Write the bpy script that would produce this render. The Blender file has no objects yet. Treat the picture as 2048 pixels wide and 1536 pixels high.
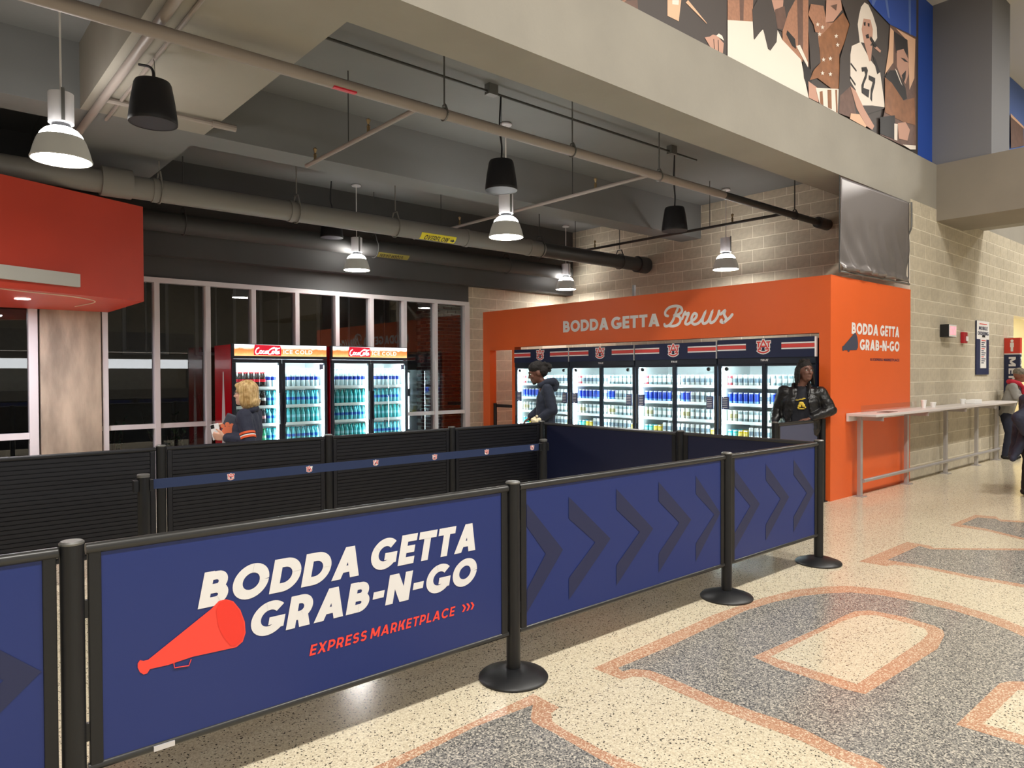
import bpy, bmesh, math, random
from mathutils import Vector, Matrix, Euler
random.seed(7)
SC = bpy.context.scene
COL = SC.collection
PI = math.pi

# ------------------------------------------------------------------ camera
F = 1415.3                                  # focal length in pixels of a 2048 px wide frame
RT = Vector((0.7567712, -0.6536691, -0.0037517))
UP = Vector((0.0125716, 0.0088156, 0.9998821))
FW = Vector((0.6535590, 0.7567291, -0.0148891))
CAM = Vector((0, 0, 1.57))
cd = bpy.data.cameras.new('camera'); co = bpy.data.objects.new('camera', cd); COL.objects.link(co)
cd.sensor_width = 36; cd.lens = F * 36 / 2048; cd.clip_start = 0.05; cd.clip_end = 300
co.matrix_world = Matrix(((RT.x, UP.x, -FW.x, CAM.x), (RT.y, UP.y, -FW.y, CAM.y), (RT.z, UP.z, -FW.z, CAM.z), (0, 0, 0, 1)))
SC.camera = co

def at(px, py, ax, val):
    """point of a real plane (axis ax = val) that shows at pixel (px, py) of the photograph"""
    d = FW + RT * ((px - 1024) / F) - UP * ((py - 768) / F)
    return CAM + d * ((val - CAM[ax]) / d[ax])

# ------------------------------------------------------------------ world and lights
w = bpy.data.worlds.new('night'); SC.world = w; w.use_nodes = True
w.node_tree.nodes['Background'].inputs[0].default_value = (0.010, 0.013, 0.022, 1)
w.node_tree.nodes['Background'].inputs[1].default_value = 0.25
SC.view_settings.view_transform = 'Standard'; SC.view_settings.look = 'None'
SC.view_settings.gamma = 1; SC.view_settings.use_curve_mapping = False
SC.view_settings.exposure = 0.0

def area(name, loc, sx, sy, power, col, rot=(0, 0, 0), spread=None):
    l = bpy.data.lights.new(name, 'AREA'); l.shape = 'RECTANGLE'; l.size = sx; l.size_y = sy
    l.energy = power; l.color = col
    if spread: l.spread = spread
    o = bpy.data.objects.new(name, l); COL.objects.link(o); o.location = loc; o.rotation_euler = rot
    return o
HB = 252
for x in (-3.5, 0.5, 4.5, 8.5, 15.6, 19.6):          # high-bay fixtures under the concourse ceiling
    area('high_bay_light', (x, -0.25, 7.05), 1.3, 0.45, HB * (1.25 if x > 8 else 1), (1.0, 0.965, 0.90))
for x in (-3.0, 3.0, 9.0, 15.0):                      # second row over the far half of the concourse
    area('high_bay_light', (x, -7.0, 7.05), 1.3, 0.45, HB * 0.3, (1.0, 0.965, 0.90))
area('corridor_light', (17.0, 5.2, 2.9), 0.6, 0.6, 60, (1.0, 0.92, 0.70))

# ------------------------------------------------------------------ materials
def srgb(r, g, b):
    f = lambda c: c / 12.92 if c <= 0.04045 else ((c + 0.055) / 1.055) ** 2.4
    return (f(r / 255), f(g / 255), f(b / 255), 1)
MATS = {}
def nodes(m): return m.node_tree.nodes, m.node_tree.links
def mat(name, col, rough=0.5, metal=0.0, spec=0.5, emit=None, es=0.0, noise=0.0, nscale=8.0, bump=0.0, bscale=60.0, coat=0.0, rnd=0.0):
    if name in MATS: return MATS[name]
    m = bpy.data.materials.new(name); m.use_nodes = True; MATS[name] = m
    N, L = nodes(m); b = N['Principled BSDF']
    b.inputs['Base Color'].default_value = col; b.inputs['Roughness'].default_value = rough
    b.inputs['Metallic'].default_value = metal; b.inputs['Specular IOR Level'].default_value = spec
    b.inputs['Coat Weight'].default_value = coat
    if emit: b.inputs['Emission Color'].default_value = emit; b.inputs['Emission Strength'].default_value = es
    if noise or bump or rnd:
        tc = N.new('ShaderNodeTexCoord')
    if noise or rnd:
        n = N.new('ShaderNodeTexNoise'); n.inputs['Scale'].default_value = nscale; n.inputs['Detail'].default_value = 6
        L.new(tc.outputs['Object'], n.inputs['Vector'])
        mr = N.new('ShaderNodeMapRange'); mr.inputs['From Min'].default_value = 0.3; mr.inputs['From Max'].default_value = 0.7
        mr.inputs['To Min'].default_value = 1 - noise; mr.inputs['To Max'].default_value = 1 + noise
        L.new(n.outputs['Fac'], mr.inputs['Value'])
        val = mr.outputs['Result']
        if rnd:
            oi = N.new('ShaderNodeObjectInfo'); r2 = N.new('ShaderNodeMapRange')
            r2.inputs['To Min'].default_value = 1 - rnd; r2.inputs['To Max'].default_value = 1 + rnd
            L.new(oi.outputs['Random'], r2.inputs['Value'])
            mu = N.new('ShaderNodeMath'); mu.operation = 'MULTIPLY'; L.new(val, mu.inputs[0]); L.new(r2.outputs['Result'], mu.inputs[1]); val = mu.outputs[0]
        vm = N.new('ShaderNodeVectorMath'); vm.operation = 'SCALE'; vm.inputs[0].default_value = col[:3]
        L.new(val, vm.inputs['Scale']); L.new(vm.outputs['Vector'], b.inputs['Base Color'])
    if bump:
        n2 = N.new('ShaderNodeTexNoise'); n2.inputs['Scale'].default_value = bscale; n2.inputs['Detail'].default_value = 5
        L.new(tc.outputs['Object'], n2.inputs['Vector'])
        bp = N.new('ShaderNodeBump'); bp.inputs['Strength'].default_value = bump; bp.inputs['Distance'].default_value = 0.01
        L.new(n2.outputs['Fac'], bp.inputs['Height']); L.new(bp.outputs['Normal'], b.inputs['Normal'])
    return m

def glow(name, col, s):
    return mat(name, (0.8, 0.8, 0.8, 1), 0.5, emit=col, es=s)

def clear_glass(name, ior=1.5, tint=(1, 1, 1, 1), rough=0.0):
    if name in MATS: return MATS[name]
    m = bpy.data.materials.new(name); m.use_nodes = True; MATS[name] = m
    N, L = nodes(m); N.remove(N['Principled BSDF'])
    ge = N.new('ShaderNodeNewGeometry'); dt = N.new('ShaderNodeVectorMath'); dt.operation = 'DOT_PRODUCT'
    L.new(ge.outputs['Normal'], dt.inputs[0]); L.new(ge.outputs['Incoming'], dt.inputs[1])
    ab = N.new('ShaderNodeMath'); ab.operation = 'ABSOLUTE'; L.new(dt.outputs['Value'], ab.inputs[0])
    iv = N.new('ShaderNodeMath'); iv.operation = 'SUBTRACT'; iv.inputs[0].default_value = 1; L.new(ab.outputs[0], iv.inputs[1])
    pw = N.new('ShaderNodeMath'); pw.operation = 'POWER'; pw.inputs[1].default_value = 5; L.new(iv.outputs[0], pw.inputs[0])
    r0 = ((ior - 1) / (ior + 1)) ** 2
    fr = N.new('ShaderNodeMath'); fr.operation = 'MULTIPLY_ADD'; fr.inputs[1].default_value = 1 - r0; fr.inputs[2].default_value = r0; L.new(pw.outputs[0], fr.inputs[0])
    tr = N.new('ShaderNodeBsdfTransparent'); tr.inputs['Color'].default_value = tint
    gl = N.new('ShaderNodeBsdfGlossy'); gl.inputs['Roughness'].default_value = rough
    mx = N.new('ShaderNodeMixShader')
    L.new(fr.outputs[0], mx.inputs[0]); L.new(tr.outputs[0], mx.inputs[1]); L.new(gl.outputs[0], mx.inputs[2])
    L.new(mx.outputs[0], N['Material Output'].inputs['Surface'])
    return m

def terrazzo(name, stops, scale=95.0, rough=0.17):
    m = bpy.data.materials.new(name); m.use_nodes = True; MATS[name] = m
    N, L = nodes(m); b = N['Principled BSDF']
    ge = N.new('ShaderNodeNewGeometry')
    v = N.new('ShaderNodeTexVoronoi'); v.inputs['Scale'].default_value = scale
    L.new(ge.outputs['Position'], v.inputs['Vector'])
    sp = N.new('ShaderNodeSeparateColor'); L.new(v.outputs['Color'], sp.inputs['Color'])
    cr = N.new('ShaderNodeValToRGB'); cr.color_ramp.interpolation = 'CONSTANT'
    e = cr.color_ramp.elements
    e[0].position = stops[0][0]; e[0].color = stops[0][1]; e[1].position = stops[1][0]; e[1].color = stops[1][1]
    for p, c in stops[2:]:
        k = e.new(p); k.color = c
    L.new(sp.outputs['Red'], cr.inputs['Fac'])
    n = N.new('ShaderNodeTexNoise'); n.inputs['Scale'].default_value = 0.9; L.new(ge.outputs['Position'], n.inputs['Vector'])
    mr = N.new('ShaderNodeMapRange'); mr.inputs['To Min'].default_value = 0.92; mr.inputs['To Max'].default_value = 1.06
    L.new(n.outputs['Fac'], mr.inputs['Value'])
    vm = N.new('ShaderNodeVectorMath'); vm.operation = 'SCALE'; L.new(cr.outputs['Color'], vm.inputs[0]); L.new(mr.outputs['Result'], vm.inputs['Scale'])
    L.new(vm.outputs['Vector'], b.inputs['Base Color'])
    b.inputs['Roughness'].default_value = rough; b.inputs['Specular IOR Level'].default_value = 0.5
    return m

# ------------------------------------------------------------------ mesh helpers
class MB:
    """collects polygons; build() makes one mesh object"""
    def __init__(s): s.v = []; s.f = []; s.m = []
    def add(s, vs, fs, mi=0):
        o = len(s.v); s.v += [Vector(p) for p in vs]; s.f += [tuple(i + o for i in f) for f in fs]; s.m += [mi] * len(fs); return s
    def box(s, x0, x1, y0, y1, z0, z1, mi=0):
        x0, x1 = min(x0, x1), max(x0, x1); y0, y1 = min(y0, y1), max(y0, y1); z0, z1 = min(z0, z1), max(z0, z1)
        return s.add([(x0, y0, z0), (x1, y0, z0), (x1, y1, z0), (x0, y1, z0), (x0, y0, z1), (x1, y0, z1), (x1, y1, z1), (x0, y1, z1)],
              [(0, 3, 2, 1), (4, 5, 6, 7), (0, 1, 5, 4), (1, 2, 6, 5), (2, 3, 7, 6), (3, 0, 4, 7)], mi)
    def poly(s, pts, mi=0): return s.add(pts, [tuple(range(len(pts)))], mi)
    def prism(s, pts, d, mi=0):
        n = len(pts); d = Vector(d); a = [Vector(p) for p in pts]
        return s.add(a + [p + d for p in a], [tuple(range(n))[::-1], tuple(range(n, 2 * n))] + [(i, (i + 1) % n, n + (i + 1) % n, n + i) for i in range(n)], mi)
    def tube(s, pts, r, n=8, cap=True, mi=0):
        pts = [Vector(p) for p in pts]; k = len(pts); rs = r if isinstance(r, (list, tuple)) else [r] * k
        vs = []; a = None
        for i, p in enumerate(pts):
            t = (pts[min(i + 1, k - 1)] - pts[max(i - 1, 0)]).normalized()
            if a is None: a = t.orthogonal().normalized()
            else: a = (a - t * a.dot(t)).normalized()
            b = t.cross(a)
            vs += [p + (a * math.cos(2 * PI * j / n) + b * math.sin(2 * PI * j / n)) * rs[i] for j in range(n)]
        fs = [(i * n + j, i * n + (j + 1) % n, (i + 1) * n + (j + 1) % n, (i + 1) * n + j) for i in range(k - 1) for j in range(n)]
        if cap: fs += [tuple(range(n))[::-1], tuple(range((k - 1) * n, k * n))]
        return s.add(vs, fs, mi)
    def lathe(s, prof, c=(0, 0, 0), n=24, mi=0, mis=None, cap=True):
        """prof: list of (radius, z) from bottom to top, closed at the ends when radius is 0"""
        c = Vector(c); k = len(prof)
        vs = [c + Vector((r * math.cos(2 * PI * j / n), r * math.sin(2 * PI * j / n), z)) for r, z in prof for j in range(n)]
        for i in range(k - 1):
            q = mis[i] if mis else mi
            o = len(s.v)
            s.add(vs[i * n:(i + 2) * n], [(j, (j + 1) % n, n + (j + 1) % n, n + j) for j in range(n)], q)
        if cap and prof[0][0] > 0: s.add(vs[:n], [tuple(range(n))[::-1]], mis[0] if mis else mi)
        if cap and prof[-1][0] > 0: s.add(vs[-n:], [tuple(range(n))], mis[-1] if mis else mi)
        return s
    def ball(s, c, r, n=12, k=8, mi=0, rot=None):
        c = Vector(c); r = Vector(r) if isinstance(r, (tuple, list, Vector)) else Vector((r, r, r))
        vs = []
        for i in range(k + 1):
            th = PI * i / k
            for j in range(n):
                p = Vector((r.x * math.sin(th) * math.cos(2 * PI * j / n), r.y * math.sin(th) * math.sin(2 * PI * j / n), r.z * math.cos(th)))
                if rot: p = rot @ p
                vs.append(c + p)
        return s.add(vs, [(i * n + j, (i + 1) * n + j, (i + 1) * n + (j + 1) % n, i * n + (j + 1) % n) for i in range(k) for j in range(n)], mi)
    def mesh(s, name, off=Vector((0, 0, 0)), merge=False):
        me = bpy.data.meshes.new(name); me.from_pydata([p - off for p in s.v], [], s.f)
        for p, mi in zip(me.polygons, s.m): p.material_index = mi
        if merge:
            bm = bmesh.new(); bm.from_mesh(me); bmesh.ops.remove_doubles(bm, verts=bm.verts, dist=1e-5); bm.to_mesh(me); bm.free()
        me.update(); return me
    def build(s, name, m, parent=None, smooth=False, bevel=0.0, local=False):
        off = Vector((0, 0, 0))
        if parent is not None and not local:
            q = parent
            while q is not None: off = off + q.location; q = q.parent
        me = s.mesh(name, off, merge=smooth)
        for k in (m if isinstance(m, (list, tuple)) else [m]): me.materials.append(k)
        if smooth:
            for p in me.polygons: p.use_smooth = True
            try: me.set_sharp_from_angle(angle=math.radians(35))
            except Exception: pass
        o = bpy.data.objects.new(name, me); COL.objects.link(o)
        if parent is not None: o.parent = parent
        if bevel:
            bv = o.modifiers.new('b', 'BEVEL'); bv.width = bevel; bv.segments = 2; bv.limit_method = 'ANGLE'
        return o

def thing(name, label, cat, loc=(0, 0, 0), rz=0.0, group=None):
    o = bpy.data.objects.new(name, None); COL.objects.link(o); o.empty_display_size = 0.1
    o.location = loc; o.rotation_euler = (0, 0, rz); tag(o, label, cat, group); return o
def tag(o, label=None, cat=None, group=None, kind=None):
    if label: o['label'] = label
    if cat: o['category'] = cat
    if group: o['group'] = group
    if kind: o['kind'] = kind
    return o
def struct(o, label=None):
    o['kind'] = 'structure'
    if label: o['label'] = label
    return o
def copy_tree(o, parent=None):
    c = o.copy(); COL.objects.link(c); c.parent = parent
    for ch in list(o.children): copy_tree(ch, c)
    return c
def catmull(pts, k=6):
    pts = [Vector(p) for p in pts]; out = []
    for i in range(len(pts) - 1):
        a, b, c, d = pts[max(i - 1, 0)], pts[i], pts[i + 1], pts[min(i + 2, len(pts) - 1)]
        for j in range(k):
            t = j / k
            out.append(0.5 * ((2 * b) + (c - a) * t + (2 * a - 5 * b + 4 * c - d) * t * t + (3 * b - a - 3 * c + d) * t ** 3))
    out.append(pts[-1]); return out

# ------------------------------------------------------------------ lettering: polygons in a unit box, cap height 1
def strip(pts, a):
    """ribbon of half width a along 2D points"""
    pts = [Vector((p[0], p[1])) for p in pts]; k = len(pts); out = []; L = []
    for i in range(k):
        d0 = (pts[i] - pts[i - 1]).normalized() if i else None
        d1 = (pts[i + 1] - pts[i]).normalized() if i < k - 1 else None
        d = (d0 + d1).normalized() if d0 and d1 and (d0 + d1).length > 1e-6 else (d1 or d0)
        n = Vector((-d.y, d.x)); s = 1.0
        if d0 and d1: s = min(1 / max(0.3, d.dot(d1)), 2.0)
        L.append((pts[i] + n * a * s, pts[i] - n * a * s))
    for i in range(k - 1): out.append([L[i][0], L[i][1], L[i + 1][1], L[i + 1][0]])
    return out
def arc(cx, cy, rx, ry, a0, a1, k=20):
    return [(cx + rx * math.cos(math.radians(a0 + (a1 - a0) * i / k)), cy + ry * math.sin(math.radians(a0 + (a1 - a0) * i / k))) for i in range(k + 1)]
def rect(x0, y0, x1, y1): return [Vector((x0, y0)), Vector((x1, y0)), Vector((x1, y1)), Vector((x0, y1))]
def diag(x0, y0, x1, y1, hw): return [Vector((x0 - hw, y0)), Vector((x0 + hw, y0)), Vector((x1 + hw, y1)), Vector((x1 - hw, y1))]
def glyph(c, t):
    a = t / 2; P = []; h = t * 0.57
    if c == ' ': return 0.30, []
    if c == '-': return 0.42, [rect(0.02, 0.30, 0.40, 0.30 + t * 0.9)]
    if c == '.': return t, [rect(0, 0, t, t)]
    if c == 'I': return t, [rect(0, 0, t, 1)]
    if c in 'EFL':
        w = 0.60; P = [rect(0, 0, t, 1)]
        if c != 'L': P += [rect(t, 1 - t * .92, w, 1), rect(t, .5 - a * .9, w * .94, .5 + a * .9)]
        if c != 'F': P.append(rect(t, 0, w, t * .92))
        return w, P
    if c == 'T': return 0.70, [rect(0, 1 - t * .95, .70, 1), rect(.35 - a, 0, .35 + a, 1 - t * .95)]
    if c == 'H': return 0.78, [rect(0, 0, t, 1), rect(.78 - t, 0, .78, 1), rect(t, .5 - a, .78 - t, .5 + a)]
    if c == 'N': return 0.84, [rect(0, 0, t, 1), rect(.84 - t, 0, .84, 1), diag(.84 - t * 0.62, 0, t * 0.62, 1, t * .62)]
    if c == 'M': return 0.98, [rect(0, 0, t, 1), rect(.98 - t, 0, .98, 1), diag(.49, .16, t * .55, 1, h), diag(.49, .16, .98 - t * .55, 1, h)]
    if c == 'A': return 0.92, [diag(h, 0, .46, 1, h), diag(.92 - h, 0, .46, 1, h), rect(.22, .19, .70, .19 + t * .8)]
    if c == 'V': return 0.88, [diag(.44, 0, h, 1, h), diag(.44, 0, .88 - h, 1, h)]
    if c == 'W': return 1.25, [diag(.34, 0, h, 1, h), diag(.34, 0, .62, 1, h), diag(.91, 0, .62, 1, h), diag(.91, 0, 1.25 - h, 1, h)]
    if c == 'X': return 0.82, [diag(h, 0, .82 - h, 1, h), diag(.82 - h, 0, h, 1, h)]
    if c == 'Y': return 0.82, [diag(.41, .4, h, 1, h), diag(.41, .4, .82 - h, 1, h), rect(.41 - a, 0, .41 + a, .45)]
    if c == 'K': return 0.76, [rect(0, 0, t, 1), diag(.12 + t, .38, .76 - h * 1.3, 1, h * 1.2), diag(.76 - h * 1.2, 0, .30 + a, .60, h * 1.2)]
    if c == '>': return 0.5, [diag(.36, .5, .12, 1, .11), diag(.12, 0, .36, .5, .11)]
    if c == '<': return 0.5, [diag(.12, .5, .36, 1, .11), diag(.36, 0, .12, .5, .11)]
    if c == 'O':
        return 1.0, strip(arc(.5, .5, .5 - a, .51 - a, 0, 360, 36), a)
    if c == 'C':
        return 0.92, strip(arc(.5, .5, .5 - a, .51 - a, 42, 318, 30), a)
    if c == 'G':
        return 0.96, strip(arc(.5, .5, .5 - a, .51 - a, 44, 322, 30), a) + [rect(.50, .5 - t * .80, .95, .5 + t * .06), rect(.95 - t, .16, .95, .5 - t * .5)]
    if c == 'D':
        w = .86; r = .5 - a
        return w, [rect(0, 0, t, 1)] + strip([(t * .9, 1 - a)] + arc(w - .5, .5, .5 - a, r, 90, -90, 22) + [(t * .9, a)], a)
    if c in 'PRB':
        w = .70; lo = {'P': .36, 'R': .37, 'B': .5}[c]
        r = (1 - a - lo) / 2
        P = [rect(0, 0, t, 1)] + strip([(t * .9, 1 - a)] + arc(w - r - a - (.03 if c == 'B' else 0), lo + r, r, r, 90, -90, 14) + [(t * .9, lo)], a * (.9 if c == 'B' else 1))
        if c == 'B':
            r2 = (.5 - a) / 2 + .012
            P += strip([(t * .9, .5)] + arc(w - r2 - a + .03, (.5 + a) / 2, r2, (.5 - a) / 2, 90, -90, 14) + [(t * .9, a)], a)
            w = .74
        if c == 'R': P.append(diag(w - h, 0, .42, .42, h * 1.05)); w = .74
        return w, P
    if c == 'S':
        w = .66; r = (.5 - a) / 2 + a * 0.0; q = (1 - t) / 4
        return w, strip(arc(w / 2, .5 + q, w / 2 - a, q, 25, 270, 16) + arc(w / 2, .5 - q, w / 2 - a, q, 90, -155, 16)[1:], a)
    if c == 'U':
        w = .8; return w, strip([(a, 1)] + arc(w / 2, .38, w / 2 - a, .38 - a, 180, 360, 20) + [(w - a, 1)], a)
    if c == '2':
        w = .62; return w, strip(arc(w / 2, .72, w / 2 - a, .28 - a, 160, -25, 14) + [(a + .05, t)], a) + [rect(0, 0, w, t)]
    if c == '7':
        return .62, [rect(0, 1 - t, .62, 1), diag(.20, 0, .62 - h, 1 - t, h)]
    return 0.5, [rect(0, 0, .5, 1)]
def word(txt, t=0.24, gap=0.10, shear=0.0):
    x = 0; out = []
    for c in txt:
        w_, ps = glyph(c, t)
        for p in ps: out.append([Vector((q.x + x + q.y * shear, q.y)) for q in p])
        x += w_ + gap
    x -= gap
    return out, x
PUTN = [0]
def put(mb, polys, O, U, V, mi=0, lift=None):
    """places 2D polygons on a plane: O + u*U + v*V"""
    O = Vector(O); U = Vector(U); V = Vector(V); nrm = U.cross(V).normalized()
    for i_, p in enumerate(polys):          # overlapping strokes lie a hair apart
        PUTN[0] += 1
        l_ = (lift or 0) + (PUTN[0] % 13) * .00006
        q = [O + U * a.x + V * a.y + nrm * l_ for a in p]
        ar = Vector((0, 0, 0))
        for i in range(1, len(q) - 1): ar += (q[i] - q[0]).cross(q[i + 1] - q[0])
        if ar.dot(nrm) < 0: q = q[::-1]
        mb.poly(q, mi)
def fit_word(mb, txt, P0, U, V, width, height, t=0.24, gap=0.10, shear=0.0, mi=0):
    """P0 lower left corner; U, V unit directions of the plane; the word fills width x height"""
    ps, x = word(txt, t, gap, 0)
    sx = width / (x + shear * height / width * 0)
    ps = [[Vector((q.x * sx + q.y * height * shear, q.y * height)) for q in p] for p in ps]
    put(mb, ps, P0, U, V, mi)
def script(mb, strokes, f2, hw, O, U, V, mi=0, k=6):
    """strokes: lists of 2D control points; f2 maps them to plane coordinates"""
    for s in strokes:
        pts = catmull([Vector((f2(p)[0], f2(p)[1], 0)) for p in s], k)
        put(mb, strip([(p.x, p.y) for p in pts], hw), O, U, V, mi)
        for p in (pts[0], pts[-1]): put(mb, [[Vector(q) for q in arc(p.x, p.y, hw, hw, 0, 330, 11)]], O, U, V, mi)

# interlocking A and U emblem, unit width about its centre
LOGO = [[(865, 430), (745, 690)], [(865, 430), (1010, 690)], [(690, 690), (800, 690)], [(930, 690), (1050, 690)], [(795, 612), (955, 612)],
        [(722, 490), (705, 640)], [(665, 488), (775, 488)], [(1022, 490), (1037, 640)], [(962, 488), (1085, 488)],
        [(690, 725), (725, 755), (790, 785), (865, 797), (940, 785), (1005, 755), (1042, 725)]]
def emblem(mb, C, U, V, width, white=0, red=1, navy=None, lift=0.0012):
    s = width / 460.0; U = Vector(U); V = Vector(V); C = Vector(C); n = U.cross(V).normalized()
    m2 = lambda p: ((p[0] - 865) * s, (615 - p[1]) * s)
    for hw, mi, l in ((48, white, 0), (21, red, lift)):
        for st in LOGO:
            st2 = [m2(p) for p in st]
            d = Vector(st2[0]) - Vector(st2[1]); d.normalize(); e = Vector(st2[-1]) - Vector(st2[-2]); e.normalize()
            ex = (24 if mi == white else 4) * s
            st2[0] = tuple(Vector(st2[0]) + d * ex); st2[-1] = tuple(Vector(st2[-1]) + e * ex)
            put(mb, strip(st2, hw * s), C + n * l, U, V, mi)
    put(mb, [[Vector(m2(p)) for p in ((835, 575), (865, 500), (905, 575))]], C + n * (lift * .5), U, V, white)
    if navy is not None:
        put(mb, [[Vector(m2(p)) for p in q] for q in (((805, 735), (925, 735), (925, 712), (805, 712)), ((835, 735), (895, 735), (895, 640), (835, 640)), ((805, 655), (925, 655), (925, 636), (805, 636)))], C + n * lift * 1.5, U, V, navy)
# ================================================================== THE SETTING
X0, Y0, XW, YW = 8.525, 3.978, 11.008, 10.931      # kiosk front, concourse wall line, block end wall, window wall
ZB, ZC = 4.0, 4.6                                   # beam soffits, store ceiling

CREAM = [(0.0, srgb(76, 70, 62)), (0.06, srgb(200, 188, 164)), (0.25, srgb(218, 206, 180)), (0.55, srgb(228, 218, 194)), (0.85, srgb(206, 192, 166))]
GREYT = [(0.0, srgb(84, 84, 84)), (0.20, srgb(134, 132, 128)), (0.48, srgb(162, 158, 150)), (0.72, srgb(206, 198, 184)), (0.90, srgb(118, 116, 114))]
ORANT = [(0.0, srgb(188, 140, 112)), (0.35, srgb(200, 160, 132)), (0.66, srgb(226, 204, 178)), (0.88, srgb(180, 136, 110))]
m_floor = terrazzo('terrazzo_cream', CREAM, 165)
m_floor_grey = terrazzo('terrazzo_grey', GREYT, 165)
m_floor_orange = terrazzo('terrazzo_orange', ORANT, 165)
m_beam = mat('painted_concrete', srgb(150, 145, 135), 0.75, noise=0.07, nscale=1.3, bump=0.12, bscale=20)
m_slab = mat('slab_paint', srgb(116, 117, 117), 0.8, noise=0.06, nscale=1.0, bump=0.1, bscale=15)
m_dark = mat('dark_grey_paint', srgb(74, 73, 72), 0.7, noise=0.06, nscale=1.5)
m_block = mat('split_block', srgb(192, 182, 162), 0.9, noise=0.10, nscale=14, bump=0.4, bscale=90, rnd=0.07)
m_mortar = mat('mortar', srgb(232, 225, 208), 0.95, bump=0.3, bscale=60)
m_orange = mat('orange_paint', srgb(232, 102, 44), 0.42, noise=0.02, nscale=2)
m_frame = mat('pale_aluminium', srgb(224, 218, 218), 0.4, metal=0.0)
m_white = mat('white_print', srgb(240, 238, 238), 0.5)
m_black = mat('black_powder_coat', srgb(20, 21, 24), 0.42, bump=0.05, bscale=300)
m_navy = mat('navy_print', srgb(30, 40, 78), 0.5)

# floor with the giant terrazzo letters
fl = MB().add([(-8, -14, 0), (26, -14, 0), (26, 10.9, 0), (-8, 10.9, 0)], [(0, 1, 2, 3)]).build('floor', m_floor)
struct(fl, 'polished cream terrazzo floor with grey letters edged in orange')
def inlay(name, px, m, lift, world=None):
    pts = [at(x, y, 2, 0.0) for x, y in px] + ([Vector(p) for p in world] if world else [])
    bm = bmesh.new(); vs = [bm.verts.new((p.x, p.y, lift)) for p in pts]; f = bm.faces.new(vs)
    if f.normal.z < 0: f.normal_flip()
    bmesh.ops.triangulate(bm, faces=[f]); me = bpy.data.meshes.new(name); bm.to_mesh(me); bm.free()
    for p in me.polygons:
        if p.normal.z < 0: p.flip()
    me.materials.append(m); o = bpy.data.objects.new(name, me); COL.objects.link(o); o.parent = fl; return o
B_OUT = [(1186, 1337), (1267, 1301), (1362, 1259.5), (1426, 1230), (1463, 1217), (1526, 1196), (1590, 1180), (1653, 1173), (1700, 1172), (1764, 1178.5), (1843, 1193), (1906, 1207), (1970, 1226), (2017, 1242), (2048, 1255)]
B_OUT2 = [(1715, 1536), (1660, 1511), (1607, 1484), (1553, 1463), (1521, 1452), (1426, 1416), (1331, 1373.5), (1293, 1355), (1267, 1353), (1245, 1359.5)]
inlay('letter_border', B_OUT + [(2150, 1310), (2230, 1400), (2230, 1560), (2100, 1640), (1900, 1640)] + B_OUT2, m_floor_orange, 0.0006)
B_IN = [(1236, 1336), (1331, 1297), (1426, 1252), (1490, 1222), (1545, 1205), (1600, 1193), (1653, 1187), (1700, 1185), (1764, 1191), (1843, 1206), (1906, 1221), (1970, 1241), (2017, 1260), (2048, 1274)]
B_IN2 = [(1745, 1520), (1690, 1500), (1607, 1458), (1553, 1437), (1521, 1427), (1426, 1393), (1331, 1352), (1300, 1341), (1265, 1338), (1245, 1343)]
inlay('letter_face', B_IN + [(2140, 1330), (2200, 1410), (2200, 1550), (2090, 1620), (1920, 1620)] + B_IN2, m_floor_grey, 0.0010)
inlay('counter_border', [(1505, 1314), (1634, 1258), (1690, 1231), (1709, 1223), (1741, 1221), (1808, 1234), (1869, 1252), (1886, 1261), (1889, 1271), (1875, 1298), (1730, 1389), (1687, 1378), (1553, 1335)], m_floor_orange, 0.0014)
inlay('counter_field', [(1541, 1314), (1687, 1242), (1722, 1231), (1754, 1231), (1821, 1248), (1850, 1258), (1856, 1268), (1840, 1284), (1714, 1369)], m_floor, 0.0018)
inlay('counter_border', [(1912, 1450), (1999, 1367), (2019, 1363), (2060, 1364), (2130, 1385), (2150, 1400), (2048, 1491)], m_floor_orange, 0.0014)
inlay('counter_field', [(1967, 1448), (2035, 1381), (2060, 1380), (2110, 1398), (2048, 1472)], m_floor, 0.0018)
inlay('letter_border', [(1067, 1388), (1118, 1415), (1102, 1427), (1105, 1443), (1128, 1459), (1204, 1500), (1286, 1536), (1420, 1600), (1300, 1680), (700, 1600), (745, 1536)], m_floor_orange, 0.0006)
inlay('letter_face', [(1066, 1410), (1061, 1436), (1066, 1446), (1102, 1463), (1229, 1536), (1330, 1590), (1280, 1660), (740, 1585), (790, 1536), (950, 1454)], m_floor_grey, 0.0010)
inlay('letter_border', [(1718, 1123), (1814, 1084), (1860, 1091.5), (1868, 1096), (2048, 1097), (2140, 1100), (2140, 1190), (2048, 1175), (1938, 1156), (1843, 1136), (1789, 1129.5), (1773, 1132.5)], m_floor_orange, 0.0006)
inlay('letter_face', [(1775, 1120), (1838, 1092), (1862, 1099), (2048, 1101), (2140, 1104), (2140, 1184), (2048, 1169), (1938, 1150), (1843, 1131), (1800, 1124)], m_floor_grey, 0.0010)
inlay('letter_border', [(1900, 1050), (1950, 1030), (1992, 1033), (2001, 1039), (2048, 1042), (2140, 1045), (2140, 1100), (2048, 1080), (1970, 1061), (1912, 1053)], m_floor_orange, 0.0006)
inlay('letter_face', [(1922, 1049), (1955, 1035), (1992, 1038), (2001, 1043), (2140, 1050), (2140, 1095), (2048, 1076), (1970, 1057)], m_floor_grey, 0.0010)

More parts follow.
